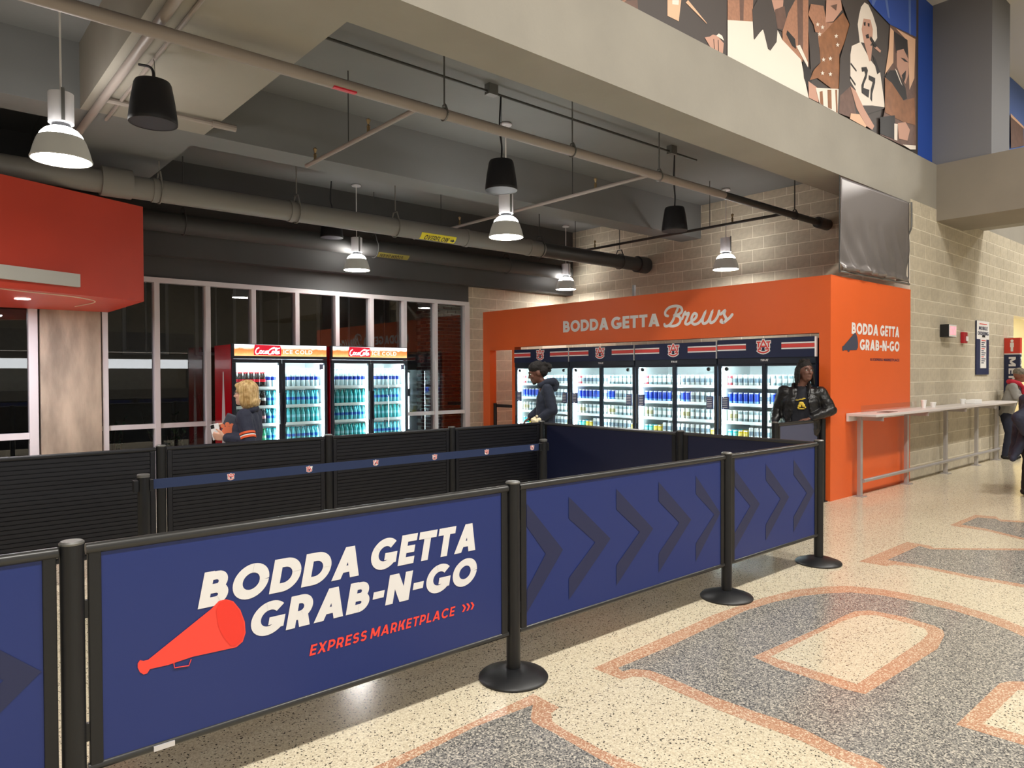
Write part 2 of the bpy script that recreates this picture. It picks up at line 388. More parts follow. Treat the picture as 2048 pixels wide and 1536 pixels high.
# concrete block walls: a mortar core with every block a piece of its own
BW, BH = 0.4064, 0.2032
def block_mesh(w):
    b = MB().box(-w / 2 + .0065, w / 2 - .0065, -0.02, 0.0028, .0065, BH - .0065)
    me = b.mesh('block'); me.materials.append(m_block); return me
BM = {}
def add_block(parent, x, z, w, plane):
    """x = running coordinate of the block centre; plane 'y': face looks to -Y at Y0 ; plane 'x': face looks to -X"""
    k = round(w, 3)
    if k not in BM: BM[k] = block_mesh(w)
    o = bpy.data.objects.new('block', BM[k]); COL.objects.link(o); o.parent = parent
    if plane[0] == 'y': o.location = Vector((x, plane[1], z)); o.rotation_euler = (0, 0, 0); o.scale = (1, -1, 1)
    else: o.location = Vector((plane[1], x, z)); o.rotation_euler = (0, 0, -PI / 2); o.scale = (1, -1, 1)
    return o
def course(parent, a, b, z, first, plane, skip=None):
    """lay one course from a to b; first joint at `first`"""
    j = [a]; q = first
    while q <= a + 0.06: q += BW
    while q < b - 0.06: j.append(q); q += BW
    j.append(b)
    for s, e in zip(j, j[1:]):
        if skip and skip(s, e, z): continue
        add_block(parent, (s + e) / 2, z, e - s, plane)
core = MB().box(XW, 16.1, Y0, Y0 + 0.2, 0, ZB).box(16.1, 18.2, Y0, Y0 + 0.2, 2.64, ZB)
wr = struct(core.build('wall_right', m_mortar), 'tan concrete block wall of the concourse behind the standing counter')
for c in range(20):
    z = c * BH
    e = 16.1 if z < 2.6 else 17.6
    if z + BH <= ZB + 0.08: course(wr, XW, e, z, XW + (0.173 if c % 2 == 0 else 0.376), ('y', Y0))
core = MB().box(XW, XW + 0.2, Y0 + .2, YW + .3, 0, 4.62)
we = struct(core.build('wall_end', m_mortar), 'tan concrete block end wall rising behind the orange kiosk')
for c in range(0, 23):
    z = c * BH
    if z > 4.5: continue
    if 2.3 < z < 2.6: continue
    lo = 9.9 if z < 1.9 else Y0 + 0.2
    course(we, lo, YW, z, 4.178 + (0.05 if c % 2 == 0 else 0.253), ('x', XW))
core = MB().box(8.32, XW, YW, YW + 0.2, 0, 3.5)
wb = struct(core.build('wall_back', m_mortar), 'short tan concrete block wall between the windows and the end wall')
for c in range(0, 17):
    z = c * BH
    course(wb, 8.32, XW if z > 2.4 else 10.3, z, 8.32 + (0.12 if c % 2 else 0.32), ('y', YW))

# ceiling: slab, beams, soffits
ce = struct(MB().box(-8, XW + .2, 4.1, 12, ZC, ZC + 0.25).build('ceiling', m_slab), 'grey painted concrete slab over the shop')
MB().box(-8, 12.04, Y0, 4.46, ZB, 4.74).build('beam', m_beam, ce)
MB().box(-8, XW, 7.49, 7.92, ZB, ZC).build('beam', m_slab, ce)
MB().box(1.27, 2.36, 4.46, 7.49, ZB, ZC).build('beam', m_beam, ce)
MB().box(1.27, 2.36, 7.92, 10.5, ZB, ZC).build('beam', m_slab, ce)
MB().box(-5.2, -4.1, 4.46, 7.49, ZB, ZC).build('beam', m_beam, ce)
MB().box(-8, XW, 10.72, YW + .25, 3.25, ZC).build('bulkhead', m_dark, ce)
MB().box(-8, XW, 10.80, YW, 3.42, 3.46).build('ledge', m_dark, ce)
m_xbeam = mat('cross_beam_shaded', srgb(132, 124, 112), .75, noise=.06, nscale=1.3)  # beam paint darkened to stand for the weaker light on this face
m_colp = mat('column_shaded_grey', srgb(118, 118, 122), .7)  # column grey, its tone also lowered for the weaker light on its side
MB().box(12.04, 13.2, -9, Y0, 3.88, 4.74).build('cross_beam', m_xbeam, ce)
MB().box(13.2, 14.3, -9, 4.2, 4.02, 4.3).build('soffit', m_beam, ce)
MB().box(12.04, 18.2, Y0, 4.4, ZB, 4.74).build('beam', m_beam, ce)
MB().box(12.08, 12.95, 3.27, 4.2, 4.74, 7.2).build('column', m_colp, ce)
m_lilac = mat('upper_ceiling_paint', srgb(214, 208, 196), 0.8)
MB().box(-8, 26, -14, 4.2, 7.2, 7.4).build('upper_ceiling', m_lilac, ce)
MB().box(-8, 26, 4.10, 4.3, 4.74, 7.2).build('upper_wall', m_beam, ce)
# dark header above the windows and the shop's left end, far walls of the concourse
wh = struct(MB().box(-8, 8.32, YW - .02, YW + .2, 2.95, 3.4).build('trim_1', m_dark), 'dark header panel above the window band')
struct(MB().box(-8.2, -8, -14, 12, 0, 7.4).build('wall_left', m_beam), 'plain wall closing the concourse on the left')
struct(MB().box(-8, 26, -14.2, -14, 0, 7.4).build('wall_front', m_beam), 'plain wall across the concourse')
struct(MB().box(26, 26.2, -14, 5, 0, 7.4).build('wall_far', m_beam), 'plain wall at the far end of the concourse')
m_corr = mat('corridor_paint', srgb(226, 214, 178), 0.7)
struct(MB().box(15.9, 19, 6.2, 6.3, 0, 3).box(18.2, 18.3, 4.2, 6.2, 0, 3).box(15.8, 15.9, 4.2, 6.2, 0, 3).build('wall_corridor', m_corr), 'cream wall inside the washroom doorway')

# window band: aluminium mullions and transoms with separate panes
m_pane = clear_glass('window_glass', 1.9, (0.80, 0.82, 0.84, 1))
MX = [2.104, 2.757, 3.455, 4.134, 4.839, 5.541, 6.194, 6.864, 7.538, 8.262]
win = struct(MB().box(2.05, 8.32, YW - .05, YW + .08, 2.88, 2.95).build('window_1', m_frame), 'band of tall night-dark windows with pale metal mullions')
MB().box(2.05, 8.32, YW - .05, YW + .08, 0, .08).build('sill', m_frame, win)
MB().box(2.05, 8.32, YW - .035, YW + .07, .81, .875).build('transom', m_frame, win)
for i, x in enumerate(MX):
    wd = 0.058 if i == len(MX) - 1 else 0.036
    MB().box(x - wd, x + wd, YW - .06, YW + .08, .08, 2.88).build('mullion', m_frame, win, bevel=.004)
for a, b in zip(MX, MX[1:]):
    MB().box(a + .036, b - .036, YW + .02, YW + .028, .875, 2.88).build('pane', m_pane, win)
    MB().box(a + .036, b - .036, YW + .02, YW + .028, .08, .81).build('pane', m_pane, win)
win2 = struct(MB().box(-1.0, 1.34, YW - .05, YW + .08, 2.88, 2.95).build('window_2', m_frame), 'dark window left of the concrete pier')
MB().box(-1.0, 1.34, YW - .035, YW + .07, .75, .83).build('transom', m_frame, win2)
for x in (0.1, 1.29): MB().box(x - .05, x + .05, YW - .06, YW + .08, 0, 2.88).build('mullion', m_frame, win2, bevel=.004)
MB().box(.15, 1.24, YW + .02, YW + .028, .83, 2.88).build('pane', m_pane, win2)
MB().box(.15, 1.24, YW + .02, YW + .028, .0, .75).build('pane', m_pane, win2)
m_pier = mat('weathered_concrete', srgb(176, 160, 140), 0.85, noise=0.34, nscale=5, bump=0.5, bscale=24)
N, L = nodes(m_pier)
for n_ in N:
    if n_.type == 'TEX_NOISE':
        mp = N.new('ShaderNodeMapping'); mp.inputs['Scale'].default_value = (1, 1, 0.28)
        src = n_.inputs['Vector'].links[0].from_socket; L.new(src, mp.inputs['Vector']); L.new(mp.outputs['Vector'], n_.inputs['Vector'])
pier = struct(MB().box(1.36, 2.05, YW - .09, YW + .3, 0, 3.0).build('wall_pier', m_pier, bevel=.008), 'weathered bare concrete pier between two windows')
struct(MB().box(-8, -1.0, YW - .05, YW + .2, 0, 3.2).build('wall_side', m_dark), 'dark wall left of the windows')

# outside, seen faintly through the panes
m_ground = mat('night_paving', srgb(60, 58, 54), 0.9)
struct(MB().add([(-8, 11.1, -.02), (26, 11.1, -.02), (26, 40, -.02), (-8, 40, -.02)], [(0, 1, 2, 3)]).build('ground', m_ground), 'dark paving outside the windows')
m_brick = mat('red_brick', srgb(120, 62, 52), 0.9, noise=0.1, nscale=12, rnd=0.18)
bp = thing('brick_pier', 'red brick pier standing outside the last window', 'brick pier', (8.9, 12.6, 0))
MB().box(8.45, 9.35, 12.3, 12.9, 0, 3.6).build('mortar_core', m_mortar, bp)
bme = MB().box(-.098, .098, -.012, .012, 0, .060).mesh('brick'); bme.materials.append(m_brick)
for c in range(47):
    for k in range(5):
        x = 8.55 + k * .206 + (.103 if c % 2 else 0) - .08
        if x > 9.27: continue
        o = bpy.data.objects.new('brick', bme); COL.objects.link(o); o.parent = bp; o.location = Vector((x + .03, 12.29, c * .075 + .008)) - bp.location
        if k < 3 and x < 8.9:
            o = bpy.data.objects.new('brick', bme); COL.objects.link(o); o.parent = bp; o.rotation_euler = (0, 0, PI / 2); o.location = Vector((8.44, 12.4 + k * .206 + (.05 if c % 2 else 0), c * .075 + .008)) - bp.location
m_ext = mat('pale_facade', srgb(150, 140, 116), 0.85, noise=.06)
m_win_d = mat('dark_pane', srgb(16, 20, 24), 0.2)
hb = thing('building', 'pale building with white framed windows seen through the dark glass', 'building', (8, 24, 0))
MB().box(2, 16, 24, 27, 0, 9).build('wall', m_ext, hb)
for k in range(6):
    f = MB().box(3.0 + k * 2.1, 4.3 + k * 2.1, 23.93, 24, 2.2, 5.0).build('window', m_white, hb)
    MB().box(3.1 + k * 2.1, 3.62 + k * 2.1, 23.90, 23.95, 2.3, 4.9).build('pane', m_win_d, f)
    MB().box(3.68 + k * 2.1, 4.2 + k * 2.1, 23.90, 23.95, 2.3, 4.9).build('pane', m_win_d, f)
area('facade_fill', (9, 20.5, 7.5), 2, .5, 30, (1, .85, .6), rot=(math.radians(-40), 0, 0))  # unseen lamp added so the building shows through the glass
m_leaf = mat('shrub_leaf', srgb(70, 96, 54), 0.5, rnd=.1)
m_stem = mat('shrub_stem', srgb(80, 66, 46), 0.8)
def shrub(x, y, h, n, label):
    t = thing('shrub', label, 'shrub', (x, y, 0), group='shrubs outside the windows')
    st = MB(); lf = MB()
    for i in range(n):
        a = random.uniform(0, 2 * PI); r = random.uniform(.05, .42)
        top = Vector((x + r * math.cos(a), y + r * .6 * math.sin(a), h * random.uniform(.6, 1)))
        st.tube([(x + .05 * math.cos(a), y + .05 * math.sin(a), 0), (x + r * .6 * math.cos(a), y + r * .4 * math.sin(a), h * .45), top], [.012, .008, .004], 5)
        for k in range(9):
            c = Vector((x, y, 0)).lerp(top, random.uniform(.35, 1.02)); d = Vector((random.uniform(-1, 1), random.uniform(-1, .4), random.uniform(-.2, .9))).normalized() * random.uniform(.07, .12)
            s_ = d.cross(Vector((0, 0, 1))).normalized() * .022
            lf.add([c, c + d * .5 + s_, c + d, c + d * .5 - s_], [(0, 1, 2, 3)])
    st.build('stem', m_stem, t); lf.build('foliage', m_leaf, t)
for x, y, h, n, l in ((2.35, 11.6, .95, 14, 'leafy shrub behind the pane beside the concrete pier'), (3.1, 11.5, 1.0, 14, 'leafy shrub behind the second window pane'), (3.75, 11.5, 1.5, 18, 'tall leafy shrub behind the pane left of the drinks coolers')):
    shrub(x, y, h, n, l)
# ================================================================== ORANGE KIOSK
YE = 10.72                                            # far end of the kiosk front
ki = thing('drink_kiosk', 'orange painted kiosk wall framing the row of navy beer coolers', 'kiosk', (X0, Y0, 0))
ZK = 2.74
MB().box(X0, X0 + .16, Y0, YE, 2.055, ZK).build('header', m_orange, ki)
MB().box(X0, X0 + .16, 9.80, YE, 2.01, 2.055).build('header_drop', m_orange, ki)
MB().box(X0, X0 + .16, Y0, 4.108, 0, 2.055).build('pillar', m_orange, ki)
MB().box(X0, X0 + .16, 10.52, YE, 0, 2.01).build('pillar', m_orange, ki)
MB().box(X0 + .01, XW, 9.80, 9.88, 0, 2.01).build('partition', m_orange, ki)
MB().box(X0 + .0005, XW - .002, Y0 - .012, Y0, 0, ZK).build('side_panel', m_orange, ki)
tx = MB(); Ux, Uy, Uz = Vector((1, 0, 0)), Vector((0, -1, 0)), Vector((0, 0, 1))
fit_word(tx, 'BODDA', (X0 - .003, 8.535, 2.262), Uy, Uz, 1.02, .192, t=.25, gap=.07)
fit_word(tx, 'GETTA', (X0 - .003, 7.46, 2.262), Uy, Uz, .945, .192, t=.25, gap=.07)
tx.build('lettering', m_white, ki)
BR = [[(1315, 122), (1290, 180), (1255, 265), (1215, 312), (1180, 318), (1172, 300)],
      [(1208, 215), (1183, 205), (1183, 168), (1222, 128), (1290, 112), (1342, 128), (1350, 168), (1318, 198), (1272, 208)],
      [(1272, 208), (1322, 222), (1336, 262), (1312, 300), (1265, 318), (1212, 314)],
      [(1352, 245), (1382, 178), (1392, 198), (1420, 188), (1398, 250), (1386, 290), (1412, 298), (1452, 268)],
      [(1452, 268), (1492, 235), (1502, 200), (1476, 190), (1453, 225), (1450, 275), (1478, 300), (1522, 285), (1560, 240)],
      [(1560, 240), (1590, 175), (1563, 250), (1572, 292), (1612, 275), (1640, 225), (1662, 170), (1640, 240), (1645, 283), (1682, 268), (1718, 215), (1732, 165)],
      [(1728, 178), (1748, 196), (1790, 160), (1784, 200), (1804, 245), (1782, 280), (1750, 274), (1756, 256)],
      [(1782, 280), (1840, 232), (1866, 200)]]
sc = MB()
for s in BR:
    pts = catmull([at(1100 + x / 5.12, 590 + y / 5.12, 0, X0 - .003) for x, y in s], 6)
    put(sc, strip([(-p.y, p.z) for p in pts], .020), (X0 - .003, 0, 0), Uy, Uz)
    for p in (pts[0], pts[-1]): put(sc, [[Vector(q) for q in arc(-p.y, p.z, .020, .020, 0, 330, 11)]], (X0 - .003, 0, 0), Uy, Uz)
sc.build('script_lettering', m_white, ki)
s2 = MB(); YS = Y0 - .015
fit_word(s2, 'BODDA', (9.088, YS, 2.055), Ux, Uz, .80, .145, t=.25, gap=.08, shear=.06)
fit_word(s2, 'GETTA', (9.95, YS, 2.055), Ux, Uz, .64, .145, t=.25, gap=.08, shear=.06)
fit_word(s2, 'GRAB-N-GO', (9.325, YS, 1.855), Ux, Uz, 1.275, .140, t=.25, gap=.08, shear=.06)
s2.build('lettering', m_white, ki)
s3 = MB(); fit_word(s3, 'EXPRESS MARKETPLACE', (9.742, YS, 1.718), Ux, Uz, .86, .036, t=.2, gap=.14)
fit_word(s3, '<<<', (9.64, YS, 1.718), Ux, Uz, .08, .036, t=.2, gap=.02)
s3.build('small_lettering', m_navy, ki)
def px_poly(mb, px, ax, val, mi=0, scale=1.0, org=(0, 0), dn=(0, 0, 0)):
    pts = [at(org[0] + x / scale, org[1] + y / scale, ax, val) + Vector(dn) for x, y in px]
    n = Vector((0, 0, 0))
    for i in range(1, len(pts) - 1): n += (pts[i] - pts[0]).cross(pts[i + 1] - pts[0])
    if n[ax] > 0: pts = pts[::-1]
    mb.poly(pts, mi)
m_megan = mat('slate_print', srgb(70, 74, 92), 0.5)
mg = MB(); px_poly(mg, [(668, 1362), (686, 1355), (850, 1160), (868, 1145), (885, 1160), (905, 1220), (915, 1310), (913, 1380), (892, 1418), (690, 1420), (688, 1432), (672, 1430)], 1, YS - .002, 0, 7.877, (1600, 520))
px_poly(mg, [(748, 1422), (758, 1448), (775, 1448), (788, 1420)], 1, YS - .001, 0, 7.877, (1600, 520))
mg.build('megaphone_print', m_megan, ki)
m_edge = mat('cream_edge', srgb(236, 222, 196), .6)
MB().box(X0 - .002, X0 + .16, Y0 - .014, YE, ZK, ZK + .012).box(X0 + .16, XW, Y0 - .014, Y0 + .13, ZK, ZK + .012).build('top_edge', m_orange, ki)
tb = tag(MB().box(10.2, 10.24, 7.2, 7.24, ZK + .012, ZK + .20).build('junction_bracket', mat('grey_metal', srgb(150, 150, 150), .4, metal=.6)), 'small metal bracket standing on top of the orange kiosk', 'bracket')
tb.location = (-1.55, -.1, 0)
# black belt stanchion in the kiosk doorway
dk = thing('stanchion_post', 'black belt stanchion standing in the kiosk doorway', 'stanchion', (8.62, 10.475, 0))
MB().lathe([(.042, 0), (.042, .012), (.034, .014)], (8.62, 10.475, 0), 16).build('base', m_black, dk, smooth=True)
MB().tube([(8.62, 10.475, .012), (8.62, 10.475, 1.0)], .034, 14).build('pole', m_black, dk, smooth=True)
MB().box(8.615, 8.625, 9.89, 10.45, .93, .985).build('belt', m_black, dk)

# ================================================================== LEFT BOOTH CANOPY
m_red = mat('red_orange_paint', srgb(202, 64, 42), 0.45, noise=.04, nscale=1.4)
d = Vector((-.918, -.396, 0)); P1 = Vector((2.144, 9.0, 0)); P2 = P1 + d * 4.2
bc = thing('booth_canopy', 'red-orange canopy box of a food booth with a grey sign strip', 'canopy', (P1.x, P1.y, 2.42))
MB().prism([P1 + Vector((0, 0, 2.42)), P2 + Vector((0, 0, 2.42)), Vector((P2.x, YW - .07, 2.42)), Vector((P1.x, YW - .07, 2.42))], (0, 0, 1.092)).build('canopy_box', m_red, bc)
n_ = Vector((.396, -.918, 0))
m_sign = mat('sign_grey', srgb(196, 194, 186), .5)
q0 = P1 + d * .78; q1 = P1 + d * 4.0
MB().prism([q1 + n_ * .002 + Vector((0, 0, 2.50)), q0 + n_ * .002 + Vector((0, 0, 2.50)), q0 + n_ * .002 + Vector((0, 0, 2.635)), q1 + n_ * .002 + Vector((0, 0, 2.635))], n_ * .05).build('sign_strip', m_sign, bc)
c_ = at(45, 597, 2, 2.42)
MB().lathe([(.075, -.006), (.075, .0)], (c_.x, c_.y, 2.418), 20).build('downlight', glow('downlight_glow', (1, .93, .85, 1), 14), bc)
for x, y in ((.9, 9.75), (-.4, 9.2)): area('canopy_downlight', (x, y, 2.40), .35, .35, 42, (.93, .90, 1.0))
tr_ = [at(x, y, 2, 2.416) for x, y in ((0, 577), (50, 583), (100, 588), (145, 593), (175, 598), (189, 602), (185, 606), (150, 613))]
MB().tube(catmull(tr_, 4), .006, 6).build('soffit_joint', m_edge, bc)

# ================================================================== PIPES UNDER THE CEILING
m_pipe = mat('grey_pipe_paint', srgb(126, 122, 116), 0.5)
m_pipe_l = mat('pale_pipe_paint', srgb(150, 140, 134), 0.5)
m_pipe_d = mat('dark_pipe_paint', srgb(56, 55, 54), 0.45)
m_steel = mat('dull_steel', srgb(120, 120, 118), 0.4, metal=.6)
m_rod = mat('dark_rod', srgb(52, 52, 50), 0.5)
def hanger(parent, x, y, zc, r, ztop, mm):
    h = MB(); h.tube([(x, y, zc + r * 1.9), (x, y, ztop)], .008, 6)
    h.tube([(x, y - r * 1.12 * math.cos(a), zc + r * 1.12 * math.sin(a)) for a in [i * PI / 8 for i in range(17)]], .009, 5, cap=False)
    h.tube([(x, y - r * .8, zc + r * .8), (x, y - r * .35, zc + r * 1.7), (x, y + r * .35, zc + r * 1.7), (x, y + r * .8, zc + r * .8)], .010, 5)
    h.build('hanger', mm, parent)
sp = thing('drain_pipe', 'thick grey overflow drain pipe running along the second beam', 'pipe', (0, 8.72, 3.66))
YP_, ZP_, RP_ = 8.72, 3.655, .125
MB().tube([(1.9, YP_, ZP_), (8.2, YP_, ZP_)], RP_, 24).build('pipe', m_pipe, sp, smooth=True)
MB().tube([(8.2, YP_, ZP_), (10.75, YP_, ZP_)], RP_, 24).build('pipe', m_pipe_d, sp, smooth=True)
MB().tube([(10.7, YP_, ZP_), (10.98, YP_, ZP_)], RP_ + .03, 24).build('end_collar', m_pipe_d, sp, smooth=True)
MB().tube([(1.66, YP_, ZP_ + .02), (1.96, YP_, ZP_ + .02)], RP_ + .035, 24).build('bell_fitting', m_pipe, sp, smooth=True)
MB().tube([(-6, YP_, ZP_ + .01), (1.7, YP_, ZP_ + .01)], RP_, 20).build('pipe', m_pipe, sp, smooth=True)
for x in (2.2, 3.8, 6.6, 7.9):
    MB().tube([(x - .03, YP_, ZP_), (x + .03, YP_, ZP_)], RP_ + .012, 24).build('coupling', m_pipe, sp, smooth=True)
for x in (2.25, 3.88, 5.35, 8.15, 10.2): hanger(sp, x, YP_, ZP_, RP_, ZC, m_pipe if x < 8 else m_pipe_d)
m_yel = mat('yellow_label', srgb(236, 220, 40), .5)
o1 = MB()
# label wrapped round the front lower side of the pipe
seg = []
for i in range(19):
    a = math.radians(-72 + i * 3)       # angle measured from -Y towards +Z
    seg.append(a)
def onpipe(x, a, r): return Vector((x, YP_ - r * math.cos(a), ZP_ + r * math.sin(a)))
for a, b in zip(seg, seg[1:]): o1.add([onpipe(5.72, a, RP_ + .004), onpipe(6.34, a, RP_ + .004), onpipe(6.34, b, RP_ + .004), onpipe(5.72, b, RP_ + .004)], [(0, 1, 2, 3)])
lb = o1.build('label_band', m_yel, sp)
o2 = MB(); ps, xw = word('OVERFLOW', .17, .16, .18)
for p in ps:
    o2.poly([onpipe(5.78 + q.x / xw * .43, math.radians(-64 + q.y * 34), RP_ + .0125) for q in p])
for p in ([(0, .35), (.55, .35), (.55, .65), (0, .65)], [(.5, .1), (1, .5), (.5, .9)]):
    o2.poly([onpipe(6.245 + q[0] * .075, math.radians(-64 + q[1] * 34), RP_ + .0125) for q in p])
o2.build('lettering', m_black, lb)
s2p = thing('drain_pipe', 'dark storm drain pipe tucked under the bulkhead', 'pipe', (0, 10.45, 3.66))
YQ, ZQ, RQ = 10.45, 3.66, .135
MB().tube([(-6, YQ, ZQ), (10.55, YQ, ZQ)], RQ, 24).build('pipe', m_dark, s2p, smooth=True)
MB().ball((10.55, YQ, ZQ), RQ * 1.02, 20, 12).build('end_cap', m_pipe_d, s2p, smooth=True)
for x in (3.0, 6.0, 8.9): hanger(s2p, x, YQ, ZQ, RQ, ZC, m_dark)
sg = MB(); on2 = lambda x, a, r: Vector((x, YQ - r * math.cos(a), ZQ + r * math.sin(a)))
ang = [math.radians(-75 + i * 9) for i in range(6)]
for a, b in zip(ang, ang[1:]): sg.add([on2(6.0, a, RQ + .004), on2(6.62, a, RQ + .004), on2(6.62, b, RQ + .004), on2(6.0, b, RQ + .004)], [(0, 1, 2, 3)])
m_dull = mat('dull_yellow_label', srgb(150, 140, 60), .6)
lb2 = sg.build('label_band', m_dull, s2p)
o3 = MB(); ps, xw = word('STORM DRAIN', .17, .16)
for p in ps: o3.poly([on2(6.50 - q.x / xw * .44, math.radians(-38 - q.y * 28), RQ + .011) for q in p])
o3.build('lettering', m_black, lb2)

m_sprk = m_pipe_l
spk = thing('sprinkler_pipe', 'long pale sprinkler main with side branches under the front beam', 'pipe', (0, 5.16, 3.87))
YM, ZM = 5.165, 3.87
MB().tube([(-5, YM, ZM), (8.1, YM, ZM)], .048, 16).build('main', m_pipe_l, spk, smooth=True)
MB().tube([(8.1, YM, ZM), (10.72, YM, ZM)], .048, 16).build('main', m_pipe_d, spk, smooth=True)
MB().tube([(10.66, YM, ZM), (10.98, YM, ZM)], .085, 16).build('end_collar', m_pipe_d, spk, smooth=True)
m_brass = mat('brass_head', srgb(150, 130, 96), .35, metal=.7)
def sprinkler(parent, x, y, z):
    h = MB(); h.tube([(x, y, z), (x, y, z + .07)], .016, 8); h.lathe([(.02, .07), (.008, .09), (.022, .13), (.022, .135), (.004, .15)], (x, y, z), 10)
    h.build('sprinkler_head', m_brass, parent)
for bx, mm, yend in ((3.42, m_pipe_l, 7.42), (6.62, m_pipe_l, 10.2), (9.72, m_pipe_d, 10.4), (.35, m_pipe_l, 7.4)):
    br = MB().tube([(bx, YM, ZM), (bx, yend, ZM)], .022, 10).build('branch', mm, spk, smooth=True)
    sprinkler(spk, bx, 6.05, ZM); sprinkler(spk, bx, 8.9 if yend > 8 else 7.2, ZM)
    rr = MB().tube([(bx, 6.45, ZM), (bx, 6.45, ZC)], .006, 5)
    if yend > 8: rr.tube([(bx, 9.4, ZM), (bx, 9.4, ZC)], .006, 5)
    rr.build('rod', m_rod, spk)
for x in (3.68, 5.30, 6.75, 9.95): hanger(spk, x, YM, ZM, .048, ZC if x != 3.68 else ZC, m_steel if x < 8 else m_rod)
m_red2 = mat('red_glint', srgb(214, 40, 60), .5)
MB().box(2.60, 2.80, YM - .035, YM + .01, ZM - .0475, ZM - .035).build('glint_strip', m_red2, spk)  # thin red strip stands in for light reflected on the pipe's underside

cnd = thing('conduit', 'thin black cable conduit under the slab holding the hanging speakers', 'conduit', (0, 5.79, 4.5))
MB().tube([(2.36, 5.79, 4.52), (8.4, 5.79, 4.52)], .014, 8).build('pipe', m_rod, cnd)
for x in (4.73, 7.84): MB().box(x - .06, x + .06, 5.75, 5.83, 4.49, 4.6).build('clamp', m_steel, cnd)
cn2 = thing('conduit', 'thin dark cable conduit in the bay behind the second beam', 'conduit', (0, 8.1, 4.5))
MB().tube([(2.36, 9.2, 4.52), (8.4, 9.2, 4.52)], .014, 8).build('pipe', m_rod, cn2)
cn3 = thing('conduit', 'pair of pale pipes fixed along the left edge of the cross beam', 'conduit', (1.4, 6, 3.97))
MB().tube([(1.36, 4.46, 3.965), (1.36, 10.4, 3.965)], .035, 12).build('pipe', m_pipe_l, cn3, smooth=True)
MB().tube([(1.50, 4.46, 3.985), (1.50, 7.6, 3.985)], .015, 8).build('pipe', m_pipe_l, cn3, smooth=True)
MB().tube([(1.36, 7.0, 3.965), (2.5, 7.0, 3.965)], .022, 8).build('cross_pipe', m_pipe_l, cn3, smooth=True)
MB().tube([(2.28, 7.0, 3.965), (2.5, 7.0, 3.965)], .034, 10).build('coupling', m_pipe_l, cn3, smooth=True)

# ================================================================== PENDANT LAMPS AND SPEAKERS
m_alu = mat('brushed_aluminium', srgb(222, 220, 224), 0.35, metal=.35)
m_refl = mat('prismatic_band', srgb(170, 166, 152), 0.25, emit=(1, .95, .84, 1), es=.10)
m_lens = glow('lamp_lens', (1.0, .975, .93, 1), 78)
m_bowl = glow('lamp_bowl', (1.0, .97, .92, 1), 46)
def lamp(x, y, zb, label):
    t = thing('pendant_lamp', label, 'pendant lamp', (x, y, zb), group='pendant lamps over the shop')
    c = (x, y, zb)
    MB().lathe([(0, .004), (.196, .004), (.196, .012), (0, .012)], c, 32).build('lens', m_lens, t)
    MB().lathe([(.212, 0), (.214, .008), (.205, .03), (.19, .09), (.17, .15), (.158, .175), (.150, .175), (.162, .15), (.18, .09), (.198, .02), (.205, 0)], c, 32, cap=False).build('reflector', m_refl, t, smooth=True)
    MB().lathe([(.156, .172), (.14, .205), (.115, .232), (.085, .25), (.06, .255)], c, 32, cap=False).build('bowl', m_bowl, t, smooth=True)
    MB().lathe([(.062, .25), (.066, .255), (.066, .285), (.06, .29)], c, 24).build('collar', m_black, t, smooth=True)
    h = MB().lathe([(.06, .285), (.088, .288), (.088, .52), (.06, .525), (.02, .525)], c, 28).build('housing', m_alu, t, smooth=True)
    MB().box(x - .012, x + .012, y - .096, y - .084, zb + .29, zb + .54).build('seam_strip', m_steel, h)
    MB().tube([(x, y, zb + .52), (x, y, ZC - .03)], .0075, 8).build('stem', m_white, t)
    MB().lathe([(.072, 0), (.075, .012), (.06, .03)], (x, y, ZC - .03), 24).build('ceiling_canopy', m_alu, t, smooth=True)
lamp(0.97, 6.48, 3.24, 'nearest pendant lamp with a glowing bowl left of a black speaker')
lamp(5.58, 6.56, 3.22, 'pendant lamp hanging directly under a black speaker')
lamp(5.55, 10.22, 3.23, 'pendant lamp in front of the dark bulkhead above the drinks coolers')
lamp(10.37, 10.30, 3.29, 'pendant lamp hanging above the BODDA end of the orange kiosk')
lamp(10.33, 6.55, 3.27, 'pendant lamp glowing against the tan block wall')
m_spk = mat('black_speaker', srgb(20, 20, 26), 0.5)
m_grille = mat('speaker_grille', srgb(44, 44, 54), 0.6, bump=.2, bscale=400)
def speaker(x, y, zt, top, label, pts=None):
    t = thing('ceiling_speaker', label, 'speaker', (x, y, zt - .31), group='hanging pendant speakers')
    b = MB().lathe([(.168, -.31), (.172, -.30), (.172, -.285), (.155, -.15), (.132, -.02), (.122, 0), (.05, .006)], (x, y, zt), 32).build('body', m_spk, t, smooth=True)
    MB().lathe([(0, -.312), (.158, -.312), (.158, -.306)], (x, y, zt), 32).build('grille', m_grille, t)
    MB().lathe([(.160, -.314), (.170, -.314), (.172, -.306), (.160, -.306)], (x, y, zt), 32, cap=False).build('rim', m_spk, t, smooth=True)
    pts = pts or [(x, y, zt), (x + .01, y, zt + .15), (x - .02, y, (zt + top) / 2), (x, y, top)]
    MB().tube(catmull(pts, 5), .010, 6).build('cable', m_spk, t)
    MB().tube([(x + .02, y, zt), (x + .012, y, zt + .16), (x + .005, y, top)], .003, 4).build('safety_wire', m_steel, t)
speaker(4.86, 5.79, 3.83, 4.52, 'black hanging speaker in front of a pendant lamp')
speaker(7.90, 5.79, 3.79, 4.52, 'black hanging speaker nearest the tan block wall')
speaker(1.475, 5.865, 3.79, 3.965, 'large black speaker hanging beside the cross beam', [(1.475, 5.865, 3.79), (1.48, 5.865, 3.86), (1.46, 5.88, 3.905), (1.40, 5.95, 3.93)])
speaker(5.02, 10.02, 3.97, 4.52, 'black speaker half hidden behind the grey drain pipe')

